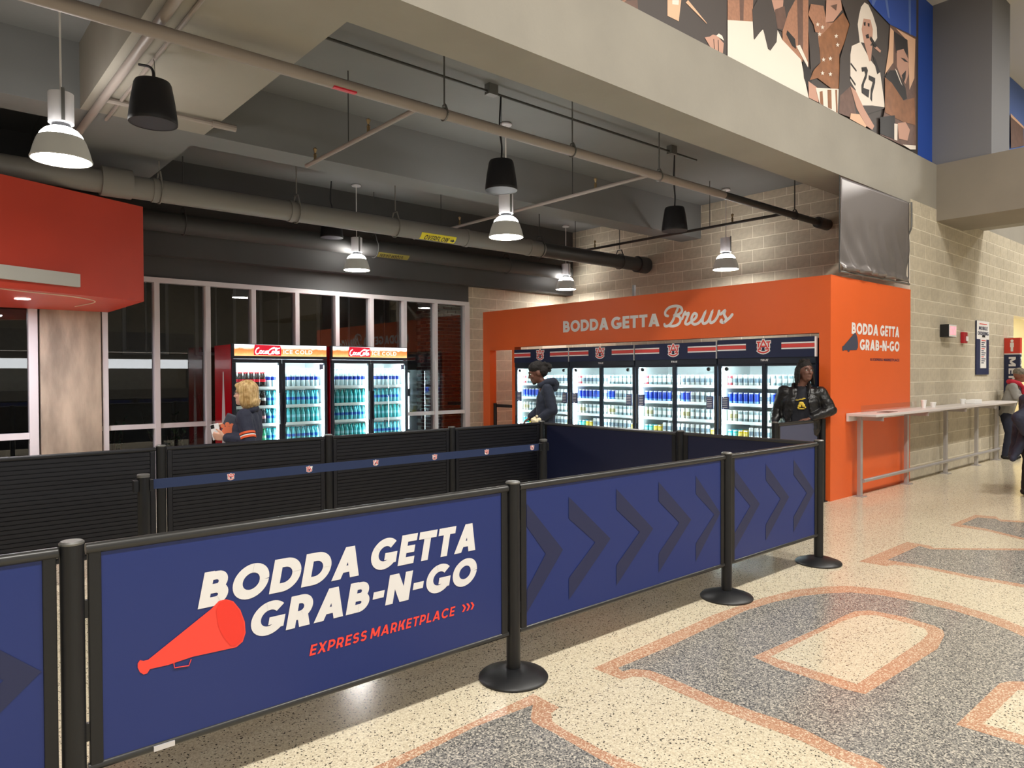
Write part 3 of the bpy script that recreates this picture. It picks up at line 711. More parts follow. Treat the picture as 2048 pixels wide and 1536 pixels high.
# ================================================================== GREY BANNER ABOVE THE KIOSK CORNER
m_ban = mat('silver_cloth', srgb(132, 127, 127), 0.33, metal=.45)
bn = thing('hanging_banner', 'silver grey cloth banner stretched above the orange kiosk corner', 'banner', (9.75, 3.93, 2.82))
g = MB(); nu, nv = 60, 40; vs = []
for j in range(nv + 1):
    for i in range(nu + 1):
        u, v = i / nu, j / nv
        x = 8.70 + 2.12 * u; z = 3.95 - 1.13 * v + .02 * u
        low = max(0, v - .35) / .65
        y = 3.93 - .018 * math.sin(u * 3.1) * v - low * (.020 * math.sin(u * 26 + 4 * math.sin(v * 4) + 6 * v * u) + .010 * math.sin(u * 57 - v * 11)) - .02 * low * math.sin(v * 7 + u * 4) - (.025 * math.exp(-((v - .97) / .03) ** 2) * (1 + .5 * math.sin(u * 47)))
        vs.append((x, y, z))
g.add(vs, [(j * (nu + 1) + i, j * (nu + 1) + i + 1, (j + 1) * (nu + 1) + i + 1, (j + 1) * (nu + 1) + i) for j in range(nv) for i in range(nu)])
ob = g.build('cloth', m_ban, bn, smooth=True); sdm = ob.modifiers.new('s', 'SOLIDIFY'); sdm.thickness = .003
MB().tube([(8.68, 3.93, 2.80), (10.85, 3.93, 2.815)], .016, 8).build('bottom_rod', m_steel, bn)
for x in (8.68, 10.84): MB().tube([(x, 3.935, 2.80), (x, 3.935, 3.97)], .006, 6).build('edge_cord', m_rod, bn)
MB().tube(catmull([(10.98, 3.95, 4.0), (10.99, 3.95, 3.75), (10.97, 3.95, 3.62), (10.84, 3.95, 3.5)], 5), .012, 6).build('wall_cable', m_steel, bn)
# ================================================================== DRINK COOLERS
m_cool_in = mat('cooler_liner', srgb(236, 240, 240), .5)
m_cool_blk = mat('cooler_black', srgb(30, 33, 46), .35)
m_cool_red = mat('cooler_red', srgb(170, 10, 22), .18, coat=.5)
m_dglass = clear_glass('door_glass', 1.45, (.94, .98, .98, 1))
m_led = glow('cooler_led', (.82, .97, 1.0, 1), 85)
m_shelf = mat('white_shelf', srgb(236, 240, 242), .4)
m_redlab = mat('script_badge_red', srgb(214, 20, 48), .4, emit=srgb(214, 20, 48), es=.8)

# lit header print: foam white over an amber drink, drawn in the header's own coordinates
def header_print():
    m = bpy.data.materials.new('backlit_drink_print'); m.use_nodes = True; N, L = nodes(m); b = N['Principled BSDF']
    tc = N.new('ShaderNodeTexCoord'); sep = N.new('ShaderNodeSeparateXYZ'); L.new(tc.outputs['Object'], sep.inputs[0])
    nz = N.new('ShaderNodeTexNoise'); nz.inputs['Scale'].default_value = 14; L.new(tc.outputs['Object'], nz.inputs['Vector'])
    ad = N.new('ShaderNodeMath'); ad.operation = 'MULTIPLY_ADD'; ad.inputs[1].default_value = .05; L.new(nz.outputs['Fac'], ad.inputs[0]); L.new(sep.outputs['Z'], ad.inputs[2])
    cr = N.new('ShaderNodeValToRGB'); e = cr.color_ramp.elements
    mr = N.new('ShaderNodeMapRange'); mr.inputs['From Min'].default_value = 1.84; mr.inputs['From Max'].default_value = 2.03; L.new(ad.outputs[0], mr.inputs['Value']); L.new(mr.outputs['Result'], cr.inputs['Fac'])
    e[0].position = 0.0; e[0].color = srgb(250, 214, 150); e[1].position = .58; e[1].color = srgb(226, 120, 60)
    k = e.new(.30); k.color = srgb(240, 150, 84)
    k = e.new(.70); k.color = srgb(246, 232, 214); k = e.new(1.0); k.color = srgb(226, 238, 246)
    L.new(cr.outputs['Color'], b.inputs['Emission Color']); b.inputs['Emission Strength'].default_value = 1.3
    L.new(cr.outputs['Color'], b.inputs['Base Color'])
    return m
m_head = header_print()
CC = [[(272, 140), (244, 158), (230, 195), (246, 218), (276, 204)],
      [(300, 178), (284, 180), (278, 204), (294, 210), (306, 192), (296, 176)],
      [(332, 182), (316, 182), (310, 204), (328, 210), (342, 196)],
      [(360, 182), (346, 184), (342, 206), (354, 208), (364, 182), (362, 206), (376, 200)],
      [(448, 146), (406, 156), (378, 184), (378, 214), (404, 216), (432, 196)],
      [(395, 164), (440, 136), (470, 150), (512, 142)],
      [(440, 180), (424, 184), (420, 208), (436, 210), (446, 190), (436, 178)],
      [(456, 206), (478, 150), (466, 150), (456, 196), (468, 212), (480, 200)],
      [(496, 184), (482, 186), (478, 208), (490, 210), (500, 184), (498, 206), (510, 202)]]
def soda_cooler(xa, xb, label, yf=9.95, xo=0.0):
    W = xb - xa; yb = yf + .72
    t = thing('drink_cooler', label, 'cooler', (xa, yf, 0), group='two-door soda coolers')
    body = MB().box(xa, xa + .035, yf + .05, yb, 0, 1.99).box(xb - .035, xb, yf + .05, yb, 0, 1.99).box(xa + .035, xb - .035, yb - .03, yb, 0, 1.99).box(xa + .035, xb - .035, yf + .05, yb - .03, 1.80, 1.99).box(xa + .035, xb - .035, yf + .05, yb - .03, 0, .22)
    body.build('cabinet', m_cool_red, t)
    lin = MB().box(xa + .035, xa + .045, yf + .06, yb - .03, .22, 1.80).box(xb - .045, xb - .035, yf + .06, yb - .03, .22, 1.80).box(xa + .045, xb - .045, yb - .04, yb - .03, .22, 1.80)
    lin.box(xa + .045, xb - .045, yf + .06, yb - .04, 1.785, 1.80)
    lin.build('liner', m_cool_in, t)
    MB().box(xa, xb, yf, yf + .05, 1.79, 2.0).build('front_frame', m_cool_blk, t); MB().box(xa, xb, yf, yf + .05, 0, .20).build('kick_plate', m_cool_blk, t)
    hd = MB().box(xa + .03, xb - .02, yf - .016, yf, 1.832, 1.992).build('header_panel', m_head, t)
    # badge and lettering on the header
    sx = (xb - xa - .05) / (1085 - 0)
    f2 = lambda p: (xa + .03 + (p[0] - 0) * (W - .05) / 1085, 1.992 - (p[1] - 105) * .165 / 140)
    bd = MB(); put(bd, [[Vector(f2(p)) for p in [(222, 106), (516, 112), (528, 150), (526, 236), (212, 232), (210, 180)]]], (0, yf - .018, 0), Ux, Uz)
    bd.build('red_badge', m_redlab, hd)
    sw = MB()
    for s in CC:
        pts = catmull([Vector((f2(p)[0], f2(p)[1], 0)) for p in s], 5)
        put(sw, strip([(p.x, p.y) for p in pts], .0085), (0, yf - .0195, 0), Ux, Uz)
    a0 = f2((552, 212)); fit_word(sw, 'ICE COLD', (a0[0], yf - .018, a0[1]), Ux, Uz, .445, .058, t=.2, gap=.14)
    sw.build('lettering', mat('lit_white_print', srgb(250, 250, 250), .5, emit=(1, 1, 1, 1), es=.9), hd)
    xm = (xa + xb) / 2
    for a, b, hs in ((xa + .004, xm - .003, 1), (xm + .003, xb - .004, -1)):
        dr = MB().box(a, b, yf - .01, yf + .04, 1.735, 1.785).box(a, b, yf - .01, yf + .04, .21, .27).box(a, a + .045, yf - .01, yf + .04, .27, 1.735).box(b - .045, b, yf - .01, yf + .04, .27, 1.735).build('door', m_cool_blk, t, bevel=.004)
        MB().box(a + .045, b - .045, yf + .008, yf + .014, .27, 1.735).build('glass', m_dglass, dr)
        hx = b - .03 if hs > 0 else a + .03
        MB().box(hx - .012, hx + .012, yf - .035, yf - .01, .85, 1.3).build('handle', m_cool_blk, dr, bevel=.004)
        st = MB().box(b - .060, b - .050, yf + .045, yf + .055, .30, 1.70).build('light_strip', m_led, t)
    MB().box(xa + .05, xb - .05, yf + .07, yf + .09, 1.755, 1.772).build('light_strip', m_led, t)
    for z in (1.365, 1.095, .835, .55):
        MB().box(xa + .05, xb - .05, yf + .075, yb - .06, z, z + .012).box(xa + .05, xb - .05, yf + .07, yf + .078, z - .012, z + .03).build('shelf', m_shelf, t)
    st2 = MB().box(xb - .13, xb - .07, yf - .0125, yf - .0105, 1.64, 1.72).build('sticker', mat('sticker_grey', srgb(120, 120, 150), .5), t)
    return t
soda_cooler(3.475, 4.893, 'red-sided soda cooler behind the blonde woman, left of its twin')
soda_cooler(4.957, 6.318, 'soda cooler on the right, showing only teal and blue bottles')
# grey tapered bottle shape printed on the red side of the first cooler
bp_ = MB(); X_ = 3.474
prof = [(.0, 1.62), (.022, 1.6), (.03, 1.4), (.055, 1.15), (.07, .95), (.07, .3), (.0, .3)]
yc = 10.31
pts = [Vector((-(yc - r), z)) for r, z in prof] + [Vector((-(yc + r), z)) for r, z in reversed(prof)]
put(bp_, [pts], (X_, 0, 0), Uy, Uz)
ck = [o for o in COL.objects if o.name == 'drink_cooler'][0]
bp_.build('bottle_print', mat('silver_print', srgb(196, 190, 186), .4), ck)

def bottle_mesh(name, col, capc, labc, h=.225, r=.032, liquid=.6):
    prof = [(.024, 0), (r, .008), (r, h * .36), (r * .97, h * .38), (r * .97, h * .54), (r, h * .56), (r * .92, h * .66), (r * .55, h * .82), (.013, h * .90), (.013, h * .925), (.0165, h * .93), (.0165, h)]
    mis = [0, 0, 0, 1, 1, 0, 0, 0, 0, 2, 2]
    mb = MB().lathe(prof, (0, 0, 0), 12, mis=mis)
    me = mb.mesh(name, merge=True)
    for m_ in (col, labc, capc): me.materials.append(m_)
    for p in me.polygons: p.use_smooth = True
    return me
def pm(n, c, e=.0): return mat(n, c, .25, emit=c if e else None, es=e)
BOT = {
 'cola': (bottle_mesh('cola_bottle', pm('cola_dark', srgb(36, 16, 14)), pm('cap_red', srgb(206, 24, 36)), pm('label_red', srgb(222, 40, 60))), 'red-labelled cola bottle'),
 'zero': (bottle_mesh('zero_bottle', pm('cola_dark', 0), pm('cap_black', srgb(24, 24, 26)), pm('label_white', srgb(236, 236, 236))), 'white-labelled cola bottle'),
 'diet': (bottle_mesh('diet_bottle', pm('diet_grey', srgb(70, 70, 80)), pm('cap_grey', srgb(180, 180, 186)), pm('label_pink', srgb(226, 170, 178))), 'pink-labelled cola bottle'),
 'lime': (bottle_mesh('lime_bottle', pm('lime_green', srgb(70, 196, 150)), pm('cap_green', srgb(40, 150, 80)), pm('label_mint', srgb(170, 226, 200))), 'pale green bottle'),
 'water': (bottle_mesh('water_bottle', pm('water_teal', srgb(96, 190, 204)), pm('cap_teal', srgb(30, 150, 160)), pm('label_blue', srgb(40, 96, 190))), 'blue-labelled teal bottle'),
 'sea': (bottle_mesh('sea_bottle', pm('sea_teal', srgb(60, 170, 176)), pm('cap_green2', srgb(20, 140, 130)), pm('label_aqua', srgb(120, 206, 220))), 'aqua-labelled teal bottle'),
 'smart': (bottle_mesh('clear_bottle', pm('clear_pale', srgb(206, 226, 230)), pm('cap_white', srgb(236, 240, 240)), pm('label_navy', srgb(30, 50, 150)), h=.285, r=.034), 'tall clear bottle'),
}
NTH = ['first', 'second', 'third', 'fourth', 'fifth', 'sixth', 'seventh', 'eighth']
def stock(kind, x, y, z, where, grp, k, row):
    me, l = BOT[kind]
    o = bpy.data.objects.new(me.name, me); COL.objects.link(o); o.location = (x, y, z); o.rotation_euler = (0, 0, random.uniform(0, 6))
    tag(o, l + ', %s from left%s, %s' % (NTH[k], ' in back row' if row else '', where), 'bottle', grp)
doors = [(3.52, 4.17, 'first cooler door'), (4.215, 4.83, 'second cooler door'), (5.005, 5.625, 'third cooler door'), (5.665, 6.255, 'last cooler door')]
plan = [['cola', 'zero', 'diet', 'lime'], ['smart', 'water', 'sea', 'water'], ['smart', 'sea', 'water', 'sea'], ['smart', 'water', 'sea', 'water']]
SN = ['top shelf', 'second shelf', 'third shelf', 'fourth shelf']
for di, (a, b, dn) in enumerate(doors):
    for si, zs in enumerate((1.377, 1.107, .847, .562)):
        n = 8
        for row in range(2):
            for k in range(n):
                kind = plan[di][si]
                if di == 0 and k > 5: kind = 'water' if si else 'smart'
                stock(kind, a + .045 + k * (b - a - .09) / (n - 1), 9.95 + .135 + row * .085, zs, '%s, %s' % (SN[si], dn), '%s bottles, %s, %s' % (kind, SN[si], dn), k, row)

# ---- beer coolers
m_bcool = mat('beer_cooler_blue', srgb(26, 36, 70), .45)
m_stripe = mat('stripe_orange', srgb(222, 74, 70), .5)
m_tdark = mat('cooler_trim_dark', srgb(34, 42, 54), .35)
m_list = mat('price_card', srgb(64, 72, 116), .5)
CAN = {}
def can_mesh(name, col, col2, h=.165, r=.031, band=(.35, .7)):
    me = MB().lathe([(.022, 0), (r, .008), (r, h * band[0]), (r, h * band[1]), (r, h - .014), (.025, h - .002), (.024, h)], (0, 0, 0), 12, mis=[0, 0, 1, 0, 2, 2]).mesh(name, merge=True)
    for m_ in (col, col2, m_alu): me.materials.append(m_)
    for p in me.polygons: p.use_smooth = True
    return me
CAN['silver'] = (can_mesh('silver_can', pm('can_silver', srgb(200, 206, 206)), pm('can_slate', srgb(110, 126, 140))), 'silver and slate can')
CAN['bluecan'] = (can_mesh('blue_can', pm('can_blue', srgb(34, 66, 186)), pm('can_sky', srgb(120, 170, 226)), band=(.05, .3)), 'royal blue can')
CAN['gold'] = (can_mesh('white_can', pm('can_cream', srgb(226, 226, 214)), pm('can_gold', srgb(170, 160, 120))), 'white and gold can')
CAN['grey'] = (can_mesh('grey_can', pm('can_grey', srgb(150, 170, 176)), pm('can_white', srgb(236, 240, 240))), 'grey-green can')
CAN['tealcan'] = (can_mesh('teal_can', pm('can_teal', srgb(40, 186, 206)), pm('can_aqua', srgb(130, 220, 226)), h=.12), 'teal can')
CAN['yellowcan'] = (can_mesh('yellow_can', pm('can_yellow', srgb(232, 200, 40)), pm('can_lemon', srgb(244, 224, 110)), h=.12), 'yellow can')
CAN['redcan'] = (can_mesh('red_can', pm('can_red', srgb(226, 90, 100)), pm('can_white', 0)), 'red and white can')
ON = ['first', 'second', 'third', 'fourth']
back = MB()
def beer_cooler(ya, yb_, idx, label, ztop):
    """front looks to -X at X0; ya > yb_ (left edge to right edge as seen)"""
    xf = X0 - .01; xb = X0 + .80; W = ya - yb_
    t = thing('beer_cooler', label, 'cooler', (xf, ya, 0), group='navy beer coolers')
    MB().box(xf + .05, xb, yb_, yb_ + .03, 0, ztop - .02).box(xf + .05, xb, ya - .03, ya, 0, ztop - .02).box(xb - .03, xb, yb_ + .03, ya - .03, 0, ztop - .02).box(xf + .05, xb - .03, yb_ + .03, ya - .03, 1.75, ztop - .02).box(xf + .05, xb - .03, yb_ + .03, ya - .03, 0, .25).build('cabinet', m_bcool, t)
    MB().box(xb - .04, xb - .03, yb_ + .03, ya - .03, .25, 1.72).box(xf + .06, xb - .04, yb_ + .03, yb_ + .04, .25, 1.72).box(xf + .06, xb - .04, ya - .04, ya - .03, .25, 1.72).box(xf + .06, xb - .04, yb_ + .04, ya - .04, 1.70, 1.72).build('liner', m_cool_in, t)
    hd = MB().box(xf - .012, xf + .05, yb_ + .004, ya - .004, 1.765, ztop).build('header_panel', m_bcool, t)
    ym = (ya + yb_) / 2; zc = 1.90 + (ztop - 2.0) * .6
    for a, b in ((ya - .006, ym + .25), (ym - .25, yb_ + .006)):
        st = MB()
        for z0, z1, mi in ((zc + .026, zc + .043, 0), (zc - .024, zc + .024, 1), (zc - .043, zc - .026, 0)):
            put(st, [rect(-a, z0, -b, z1)], (xf - .0135, 0, 0), Uy, Uz, mi)
        st.build('stripe_print', [m_white, m_stripe], hd)
    em = MB(); emblem(em, (xf - .0135, ym, zc), Uy, Uz, .205, 0, 1, 2); em.build('emblem', [m_white, m_stripe, m_bcool], hd)
    MB().box(xf - .014, xf + .05, yb_, yb_ + .006, 1.765, ztop).build('edge_trim', m_white, hd)
    MB().box(xf, xf + .05, yb_ + .004, ya - .004, 1.685, 1.765).build('front_frame', m_tdark, t); MB().box(xf, xf + .05, yb_ + .004, ya - .004, 0, .25).build('kick_plate', m_tdark, t)
    br = MB(); fit_word(br, 'TRUE', (xf - .002, ym + .05, 1.718), Uy, Uz, .11, .026, t=.2, gap=.12, shear=.2); br.build('maker_script', m_white, t)
    for a, b, side in ((ya - .006, ym - .02, 1), (ym + .02, yb_ + .006, -1)):
        fx = xf + (.004 if side > 0 else .018)
        dr = MB().box(fx, fx + .03, b, a, 1.655, 1.685).box(fx, fx + .03, b, a, .25, .30).box(fx, fx + .03, a - .05, a, .30, 1.655).box(fx, fx + .03, b, b + .05, .30, 1.655).build('door', m_tdark, t, bevel=.003)
        MB().box(fx + .012, fx + .017, b + .05, a - .05, .30, 1.655).build('glass', m_dglass, dr)
        hy = a - .028 if side > 0 else b + .028
        MB().box(fx - .012, fx, hy - .010, hy + .010, .80, 1.25).build('handle', m_steel, dr)
        cy = a - .115 if side > 0 else b + .115
        MB().box(fx - .004, fx + .011, cy - .055, cy + .055, 1.07, 1.24).build('price_card', m_list, dr)
        pr_ = MB()
        for k in range(6): put(pr_, [rect(-(cy + .042), 1.09 + k * .025, -(cy - .035), 1.098 + k * .025)], (fx - .0055, 0, 0), Uy, Uz)
        pr_.build('card_text', m_white, dr)
        MB().tube([(fx - .012, cy - .02 * side, 1.62), (fx + .011, cy - .02 * side, 1.62)], .026, 16).build('sensor_puck', m_black, dr)
        if not (idx == 3 and side < 0): MB().box(fx + .034, fx + .046, (a - .062 if side > 0 else b + .052), (a - .052 if side > 0 else b + .062), .34, 1.63).build('light_strip', m_led, t)
    for z in (1.375, 1.130, .885, .66):
        MB().box(xf + .125, xb - .06, yb_ + .04, ya - .04, z - .012, z).box(xf + .12, xf + .128, yb_ + .04, ya - .04, z - .02, z + .022).build('shelf', m_shelf, t)
    MB().box(xf + .056, xf + .066, yb_ + .06, ya - .06, 1.672, 1.682).build('light_strip', m_led, t)  # unseen top strip, added to brighten the fronts of the cans
    MB().box(xf + .053, xf + .060, ym - .006, ym + .006, .34, 1.63).build('light_strip', m_led, t)
    # cans: one row in front, the rows behind them joined
    for d_, (a, b) in enumerate(((ya - .09, ym + .04), (ym - .04, yb_ + .09))):
        n = 8
        for si, (zs, hh) in enumerate(((1.375, .165), (1.130, .165), (.885, .165), (.66, .12))):
            for k in range(n):
                y = a + (b - a) * k / (n - 1)
                if si == 0: kind = 'redcan' if (k == 0 and d_ == 0) or (idx == 3 and d_ == 1 and k == 5) else ('silver' if (idx + d_) % 2 else 'grey')
                elif si == 1: kind = 'bluecan' if (k < 6 and d_ == 0) or k in (0, 1) else 'silver'
                elif si == 2: kind = 'gold' if k % 8 < 2 else 'grey'
                else: kind = 'tealcan' if (k < 2 and d_ == 0) else ('yellowcan' if (k in (2, 3) and d_ == 0) or (k > 5 and d_ == 1) else 'silver')
                me, l = CAN[kind]
                o = bpy.data.objects.new(me.name, me); COL.objects.link(o); o.location = (xf + .175, y, zs); o.rotation_euler = (0, 0, random.uniform(0, 6))
                where = '%s, %s beer cooler, %s door' % (SN[si], ON[idx], 'left' if d_ == 0 else 'right')
                tag(o, l + ', %s from left, ' % NTH[k] + where, 'can', '%s cans on %s' % (kind, where))
                for row in (1, 2):
                    back.lathe([(.03, 0), (.03, hh - .01), (.024, hh)], (xf + .175 + row * .075, y, zs), 8, mi={'bluecan': 1, 'gold': 2, 'tealcan': 3, 'yellowcan': 4}.get(kind, 0))
edges = [9.783, 8.378, 6.974, 5.527, 4.135]
for i in range(4):
    beer_cooler(edges[i], edges[i + 1] + .012, i, ['beer cooler nearest the kiosk doorway, behind the man in the hoodie', 'second beer cooler from the kiosk doorway', 'third beer cooler from the kiosk doorway', 'taller-headed beer cooler beside the man in the leather jacket'][i], 2.0 if i < 3 else 2.015)
bk = back.build('cans', [pm('can_silver', 0), pm('can_blue', 0), pm('can_cream', 0), pm('can_teal', 0), pm('can_yellow', 0)], smooth=True)
tag(bk, 'rows of cans standing behind the front cans in the beer coolers', 'cans', None, 'stuff')
# ================================================================== QUEUE BARRIERS
m_panel = mat('barrier_blue', srgb(29, 48, 114), .4)
m_chev = mat('barrier_chevron', srgb(35, 42, 80), .42)
m_rail = mat('rail_grey', srgb(58, 58, 58), .3, metal=.3)
m_fire = mat('coral_print', srgb(255, 74, 60), .45, emit=None)
m_fire2 = mat('coral_print_dark', srgb(246, 58, 44), .45)
m_slat = mat('black_slat', srgb(15, 16, 24), .45)
HP = 1.005
YF = 2.747
def post(x, y, label, tall=True, grp='posts of the barrier fence'):
    t = thing('queue_stanchion', label, 'barrier post', (x, y, 0), group=grp)
    MB().lathe([(.178, 0), (.180, .010), (.172, .020), (.10, .045), (.060, .055), (.052, .055)], (x, y, 0), 40).build('base', m_black, t, smooth=True)
    MB().tube([(x, y, .05), (x, y, HP)], .036, 20).build('pole', m_black, t, smooth=True)
    MB().lathe([(.037, 0), (.038, .006), (.032, .012)], (x, y, HP), 20).build('cap', m_steel, t, smooth=True)
    return t
def clips(parent, x, y, dx, dy):
    for z in (.36, .78):
        MB().box(x + dx * .036 - .008, x + dx * .062 + .008, y + dy * .036 - .008, y + dy * .062 + .008, z - .03, z + .03).build('clip', m_black, parent)
FX = [0.425, 2.375, 4.345, 5.70]
LB = ['nearest barrier post, cut by the bottom of the picture', 'front barrier post right of the grab-n-go panel', 'front barrier post between the two chevron panels', 'corner barrier post of the front fence in front of the orange kiosk']
for i, x in enumerate(FX):
    t = post(x, YF, LB[i])
    clips(t, x, YF, 1 if i < 3 else -1, 0); 
    if 0 < i < 3: clips(t, x, YF, -1, 0)
def panel_x(x0, x1, y, label, z0=.225, z1=.995, mface=None, grp='panels of the barrier fence'):
    """framed graphic panel along X facing the concourse (-Y)"""
    t = thing('queue_barrier', label, 'queue barrier', ((x0 + x1) / 2, y, z0), group=grp)
    MB().tube([(x0 + .04, y, z1 - .012), (x1 - .04, y, z1 - .012)], .019, 12).build('top_rail', m_rail, t, smooth=True)
    MB().tube([(x0 + .04, y, z0 + .012), (x1 - .04, y, z0 + .012)], .015, 12).build('bottom_rail', m_rail, t, smooth=True)
    for a, b in ((x0 + .045, x0 + .085), (x1 - .085, x1 - .045)): MB().box(a, b, y - .012, y + .012, z0 + .012, z1 - .02).build('side_rail', m_black, t, bevel=.004)
    MB().box(x0 + .085, x1 - .085, y - .006, y + .006, z0 + .02, z1 - .025).build('graphic_panel', mface or m_panel, t)
    return t
def chevrons(t, xs, y, x0, x1, zc=.605):
    m_ = MB()
    for xt in xs:      # xt = X of the upper left corner
        A = [(xt, zc + .285), (xt, zc + .165), (xt + .215, zc), (xt, zc - .165), (xt, zc - .285), (xt + .345, zc)]
        for q in ([A[0], A[1], A[2], A[5]], [A[2], A[3], A[4], A[5]]):
            q = [(min(max(a, x0), x1), b) for a, b in q]
            put(m_, [[Vector(p) for p in q]], (0, y, 0), Ux, Uz)
    m_.build('chevron_print', m_chev, t)
p0 = panel_x(-1.525, FX[0], YF, 'barrier panel cut by the left edge of the picture')
chevrons(p0, [-.62, -.22, .02], YF - .0075, -1.4, FX[0] - .09)
p1 = panel_x(FX[0], FX[1], YF, 'blue barrier panel with white grab-n-go lettering and a coral megaphone')
yl = YF - .0078
wd_ = MB()
fit_word(wd_, 'BODDA', (.822, yl, .700), Ux, Uz, .665, .132, t=.265, gap=.085, shear=.2)
fit_word(wd_, 'GETTA', (1.535, yl, .705), Ux, Uz, .588, .134, t=.265, gap=.085, shear=.2)
fit_word(wd_, 'GRAB-N-GO', (1.007, yl, .541), Ux, Uz, 1.112, .130, t=.265, gap=.085, shear=.2)
wd_.build('lettering', m_white, p1)
ex = MB(); fit_word(ex, 'EXPRESS', (1.258, yl, .410), Ux, Uz, .262, .044, t=.2, gap=.16, shear=.2); ex.build('small_lettering', m_fire, p1)
ex = MB()
fit_word(ex, 'MARKETPLACE', (1.540, yl, .411), Ux, Uz, .452, .044, t=.2, gap=.16, shear=.2)
fit_word(ex, '>>>', (2.040, yl, .416), Ux, Uz, .078, .036, t=.2, gap=-.02)
ex.build('small_lettering', m_fire, p1)
mgp = MB(); O_, S_ = (0, 1050), 3.151
px_poly(mgp, [(905, 856), (935, 848), (1330, 530), (1380, 478), (1425, 468), (1470, 480), (1515, 535), (1543, 610), (1548, 680), (1530, 735), (1490, 770), (1215, 830), (1060, 882), (945, 908), (928, 935), (905, 942), (882, 928), (868, 900), (868, 872), (882, 852)], 1, yl - .0008, 0, S_, O_)
mgp.tube([at(O_[0] + x / S_, O_[1] + y / S_, 1, yl - .0015) for x, y in ((1095, 868), (1100, 900), (1190, 886), (1205, 846))], .0022, 4)
mo = mgp.build('megaphone_print', m_fire, p1)
mm2 = MB(); px_poly(mm2, [(1362, 540), (1385, 490), (1425, 474), (1465, 486), (1508, 540), (1535, 612), (1540, 680), (1522, 730), (1480, 762), (1450, 758), (1410, 710), (1375, 640)], 1, yl - .0022, 0, S_, O_)
mm2.build('megaphone_mouth', m_fire2, mo)
MB().box(.665, .735, YF - .0215, YF - .016, .228, .246).build('maker_plate', m_alu, p1)
p2 = panel_x(FX[1], FX[2], YF, 'long blue barrier panel with a row of dark chevrons')
chevrons(p2, [2.385, 2.775, 3.172, 3.572, 3.968], YF - .0075, FX[1] + .09, FX[2] - .09)
p3 = panel_x(FX[2], FX[3], YF, 'short blue chevron barrier panel at the right end of the front fence')
chevrons(p3, [4.425, 4.855, 5.27], YF - .0075, FX[2] + .09, FX[3] - .09)
# back row of black slatted panels
YR = 6.03
RX = [0.15, 1.545, 2.97, 4.37, 5.66]
RL = ['slatted fence post beyond the left edge', 'slatted fence post behind the left belt stanchion', 'slatted fence post below the first soda cooler', 'slatted fence post below the gap right of the soda coolers', 'corner post of the slatted fence below the man in the hoodie']
for i, x in enumerate(RX):
    if i: post(x, YR, RL[i])
slat_me = MB().box(-.5, .5, -.009, .009, .003, .0285).mesh('slat'); slat_me.materials.append(m_slat)
def slat_panel(x0, x1, label):
    t = thing('queue_barrier', label, 'queue barrier', ((x0 + x1) / 2, YR, .2), group='black slatted barrier panels')
    MB().tube([(x0 + .04, YR, .985), (x1 - .04, YR, .985)], .016, 10).build('top_rail', m_slat, t, smooth=True)
    MB().box(x0 + .04, x1 - .04, YR - .012, YR + .012, .20, .23).build('bottom_rail', m_slat, t)
    MB().box(x0 + .04, x1 - .04, YR - .002, YR + .002, .23, .97).build('backing', m_slat, t)
    for a, b in ((x0 + .045, x0 + .08), (x1 - .08, x1 - .045)): MB().box(a, b, YR - .014, YR + .014, .23, .97).build('side_rail', m_slat, t, bevel=.003)
    for k in range(23):
        o = bpy.data.objects.new('slat', slat_me); COL.objects.link(o); o.parent = t; o.scale = (x1 - x0 - .165, 1, 1); o.location = Vector(((x0 + x1) / 2, YR - .002, .235 + k * .0318)) - t.location
slat_panel(RX[0], RX[1], 'black slatted barrier panel at the left edge of the picture')
slat_panel(RX[1], RX[2], 'black slatted barrier panel below the blonde woman')
slat_panel(RX[2], RX[3], 'black slatted barrier panel below the soda coolers')
slat_panel(RX[3], RX[4], 'black slatted barrier panel ending at the fence corner')
# side row along Y
def panel_y(x, y0, y1, label, mface):
    t = thing('queue_barrier', label, 'queue barrier', (x, (y0 + y1) / 2, .22), group='plain navy barrier panels')
    MB().tube([(x, y0 + .04, .983), (x, y1 - .04, .983)], .017, 10).build('top_rail', m_rail, t, smooth=True)
    MB().tube([(x, y0 + .04, .235), (x, y1 - .04, .235)], .013, 10).build('bottom_rail', m_rail, t, smooth=True)
    for a, b in ((y0 + .045, y0 + .085), (y1 - .085, y1 - .045)): MB().box(x - .012, x + .012, a, b, .235, .97).build('side_rail', m_black, t)
    MB().box(x - .006, x + .006, y0 + .085, y1 - .085, .24, .97).build('graphic_panel', mface, t)
m_deep = mat('deep_navy_panel', srgb(22, 28, 58), .4)
post(5.69, 4.10, 'barrier post halfway along the plain navy side fence')
panel_y(5.675, 4.10, YR, 'plain navy side panel from the back corner post', m_deep)
panel_y(5.695, YF, 4.10, 'plain navy side panel meeting the front corner post', m_deep)
post(7.40, 4.07, 'barrier post left of the grey panel by the man in leather')
wp = thing('wall_post', 'black fixed post between the grey panel and the kiosk pillar', 'post', (8.455, 4.03, 0))
MB().tube([(8.455, 4.03, .012), (8.455, 4.03, HP)], .036, 16).build('pole', m_black, wp, smooth=True); MB().box(8.41, 8.50, 3.985, 4.075, 0, .012).build('foot_plate', m_black, wp)
panel_x(7.40, 8.455, 4.06, 'plain grey-blue barrier panel in front of the man in the leather jacket', mface=mat('grey_blue_panel', srgb(78, 82, 106), .45))
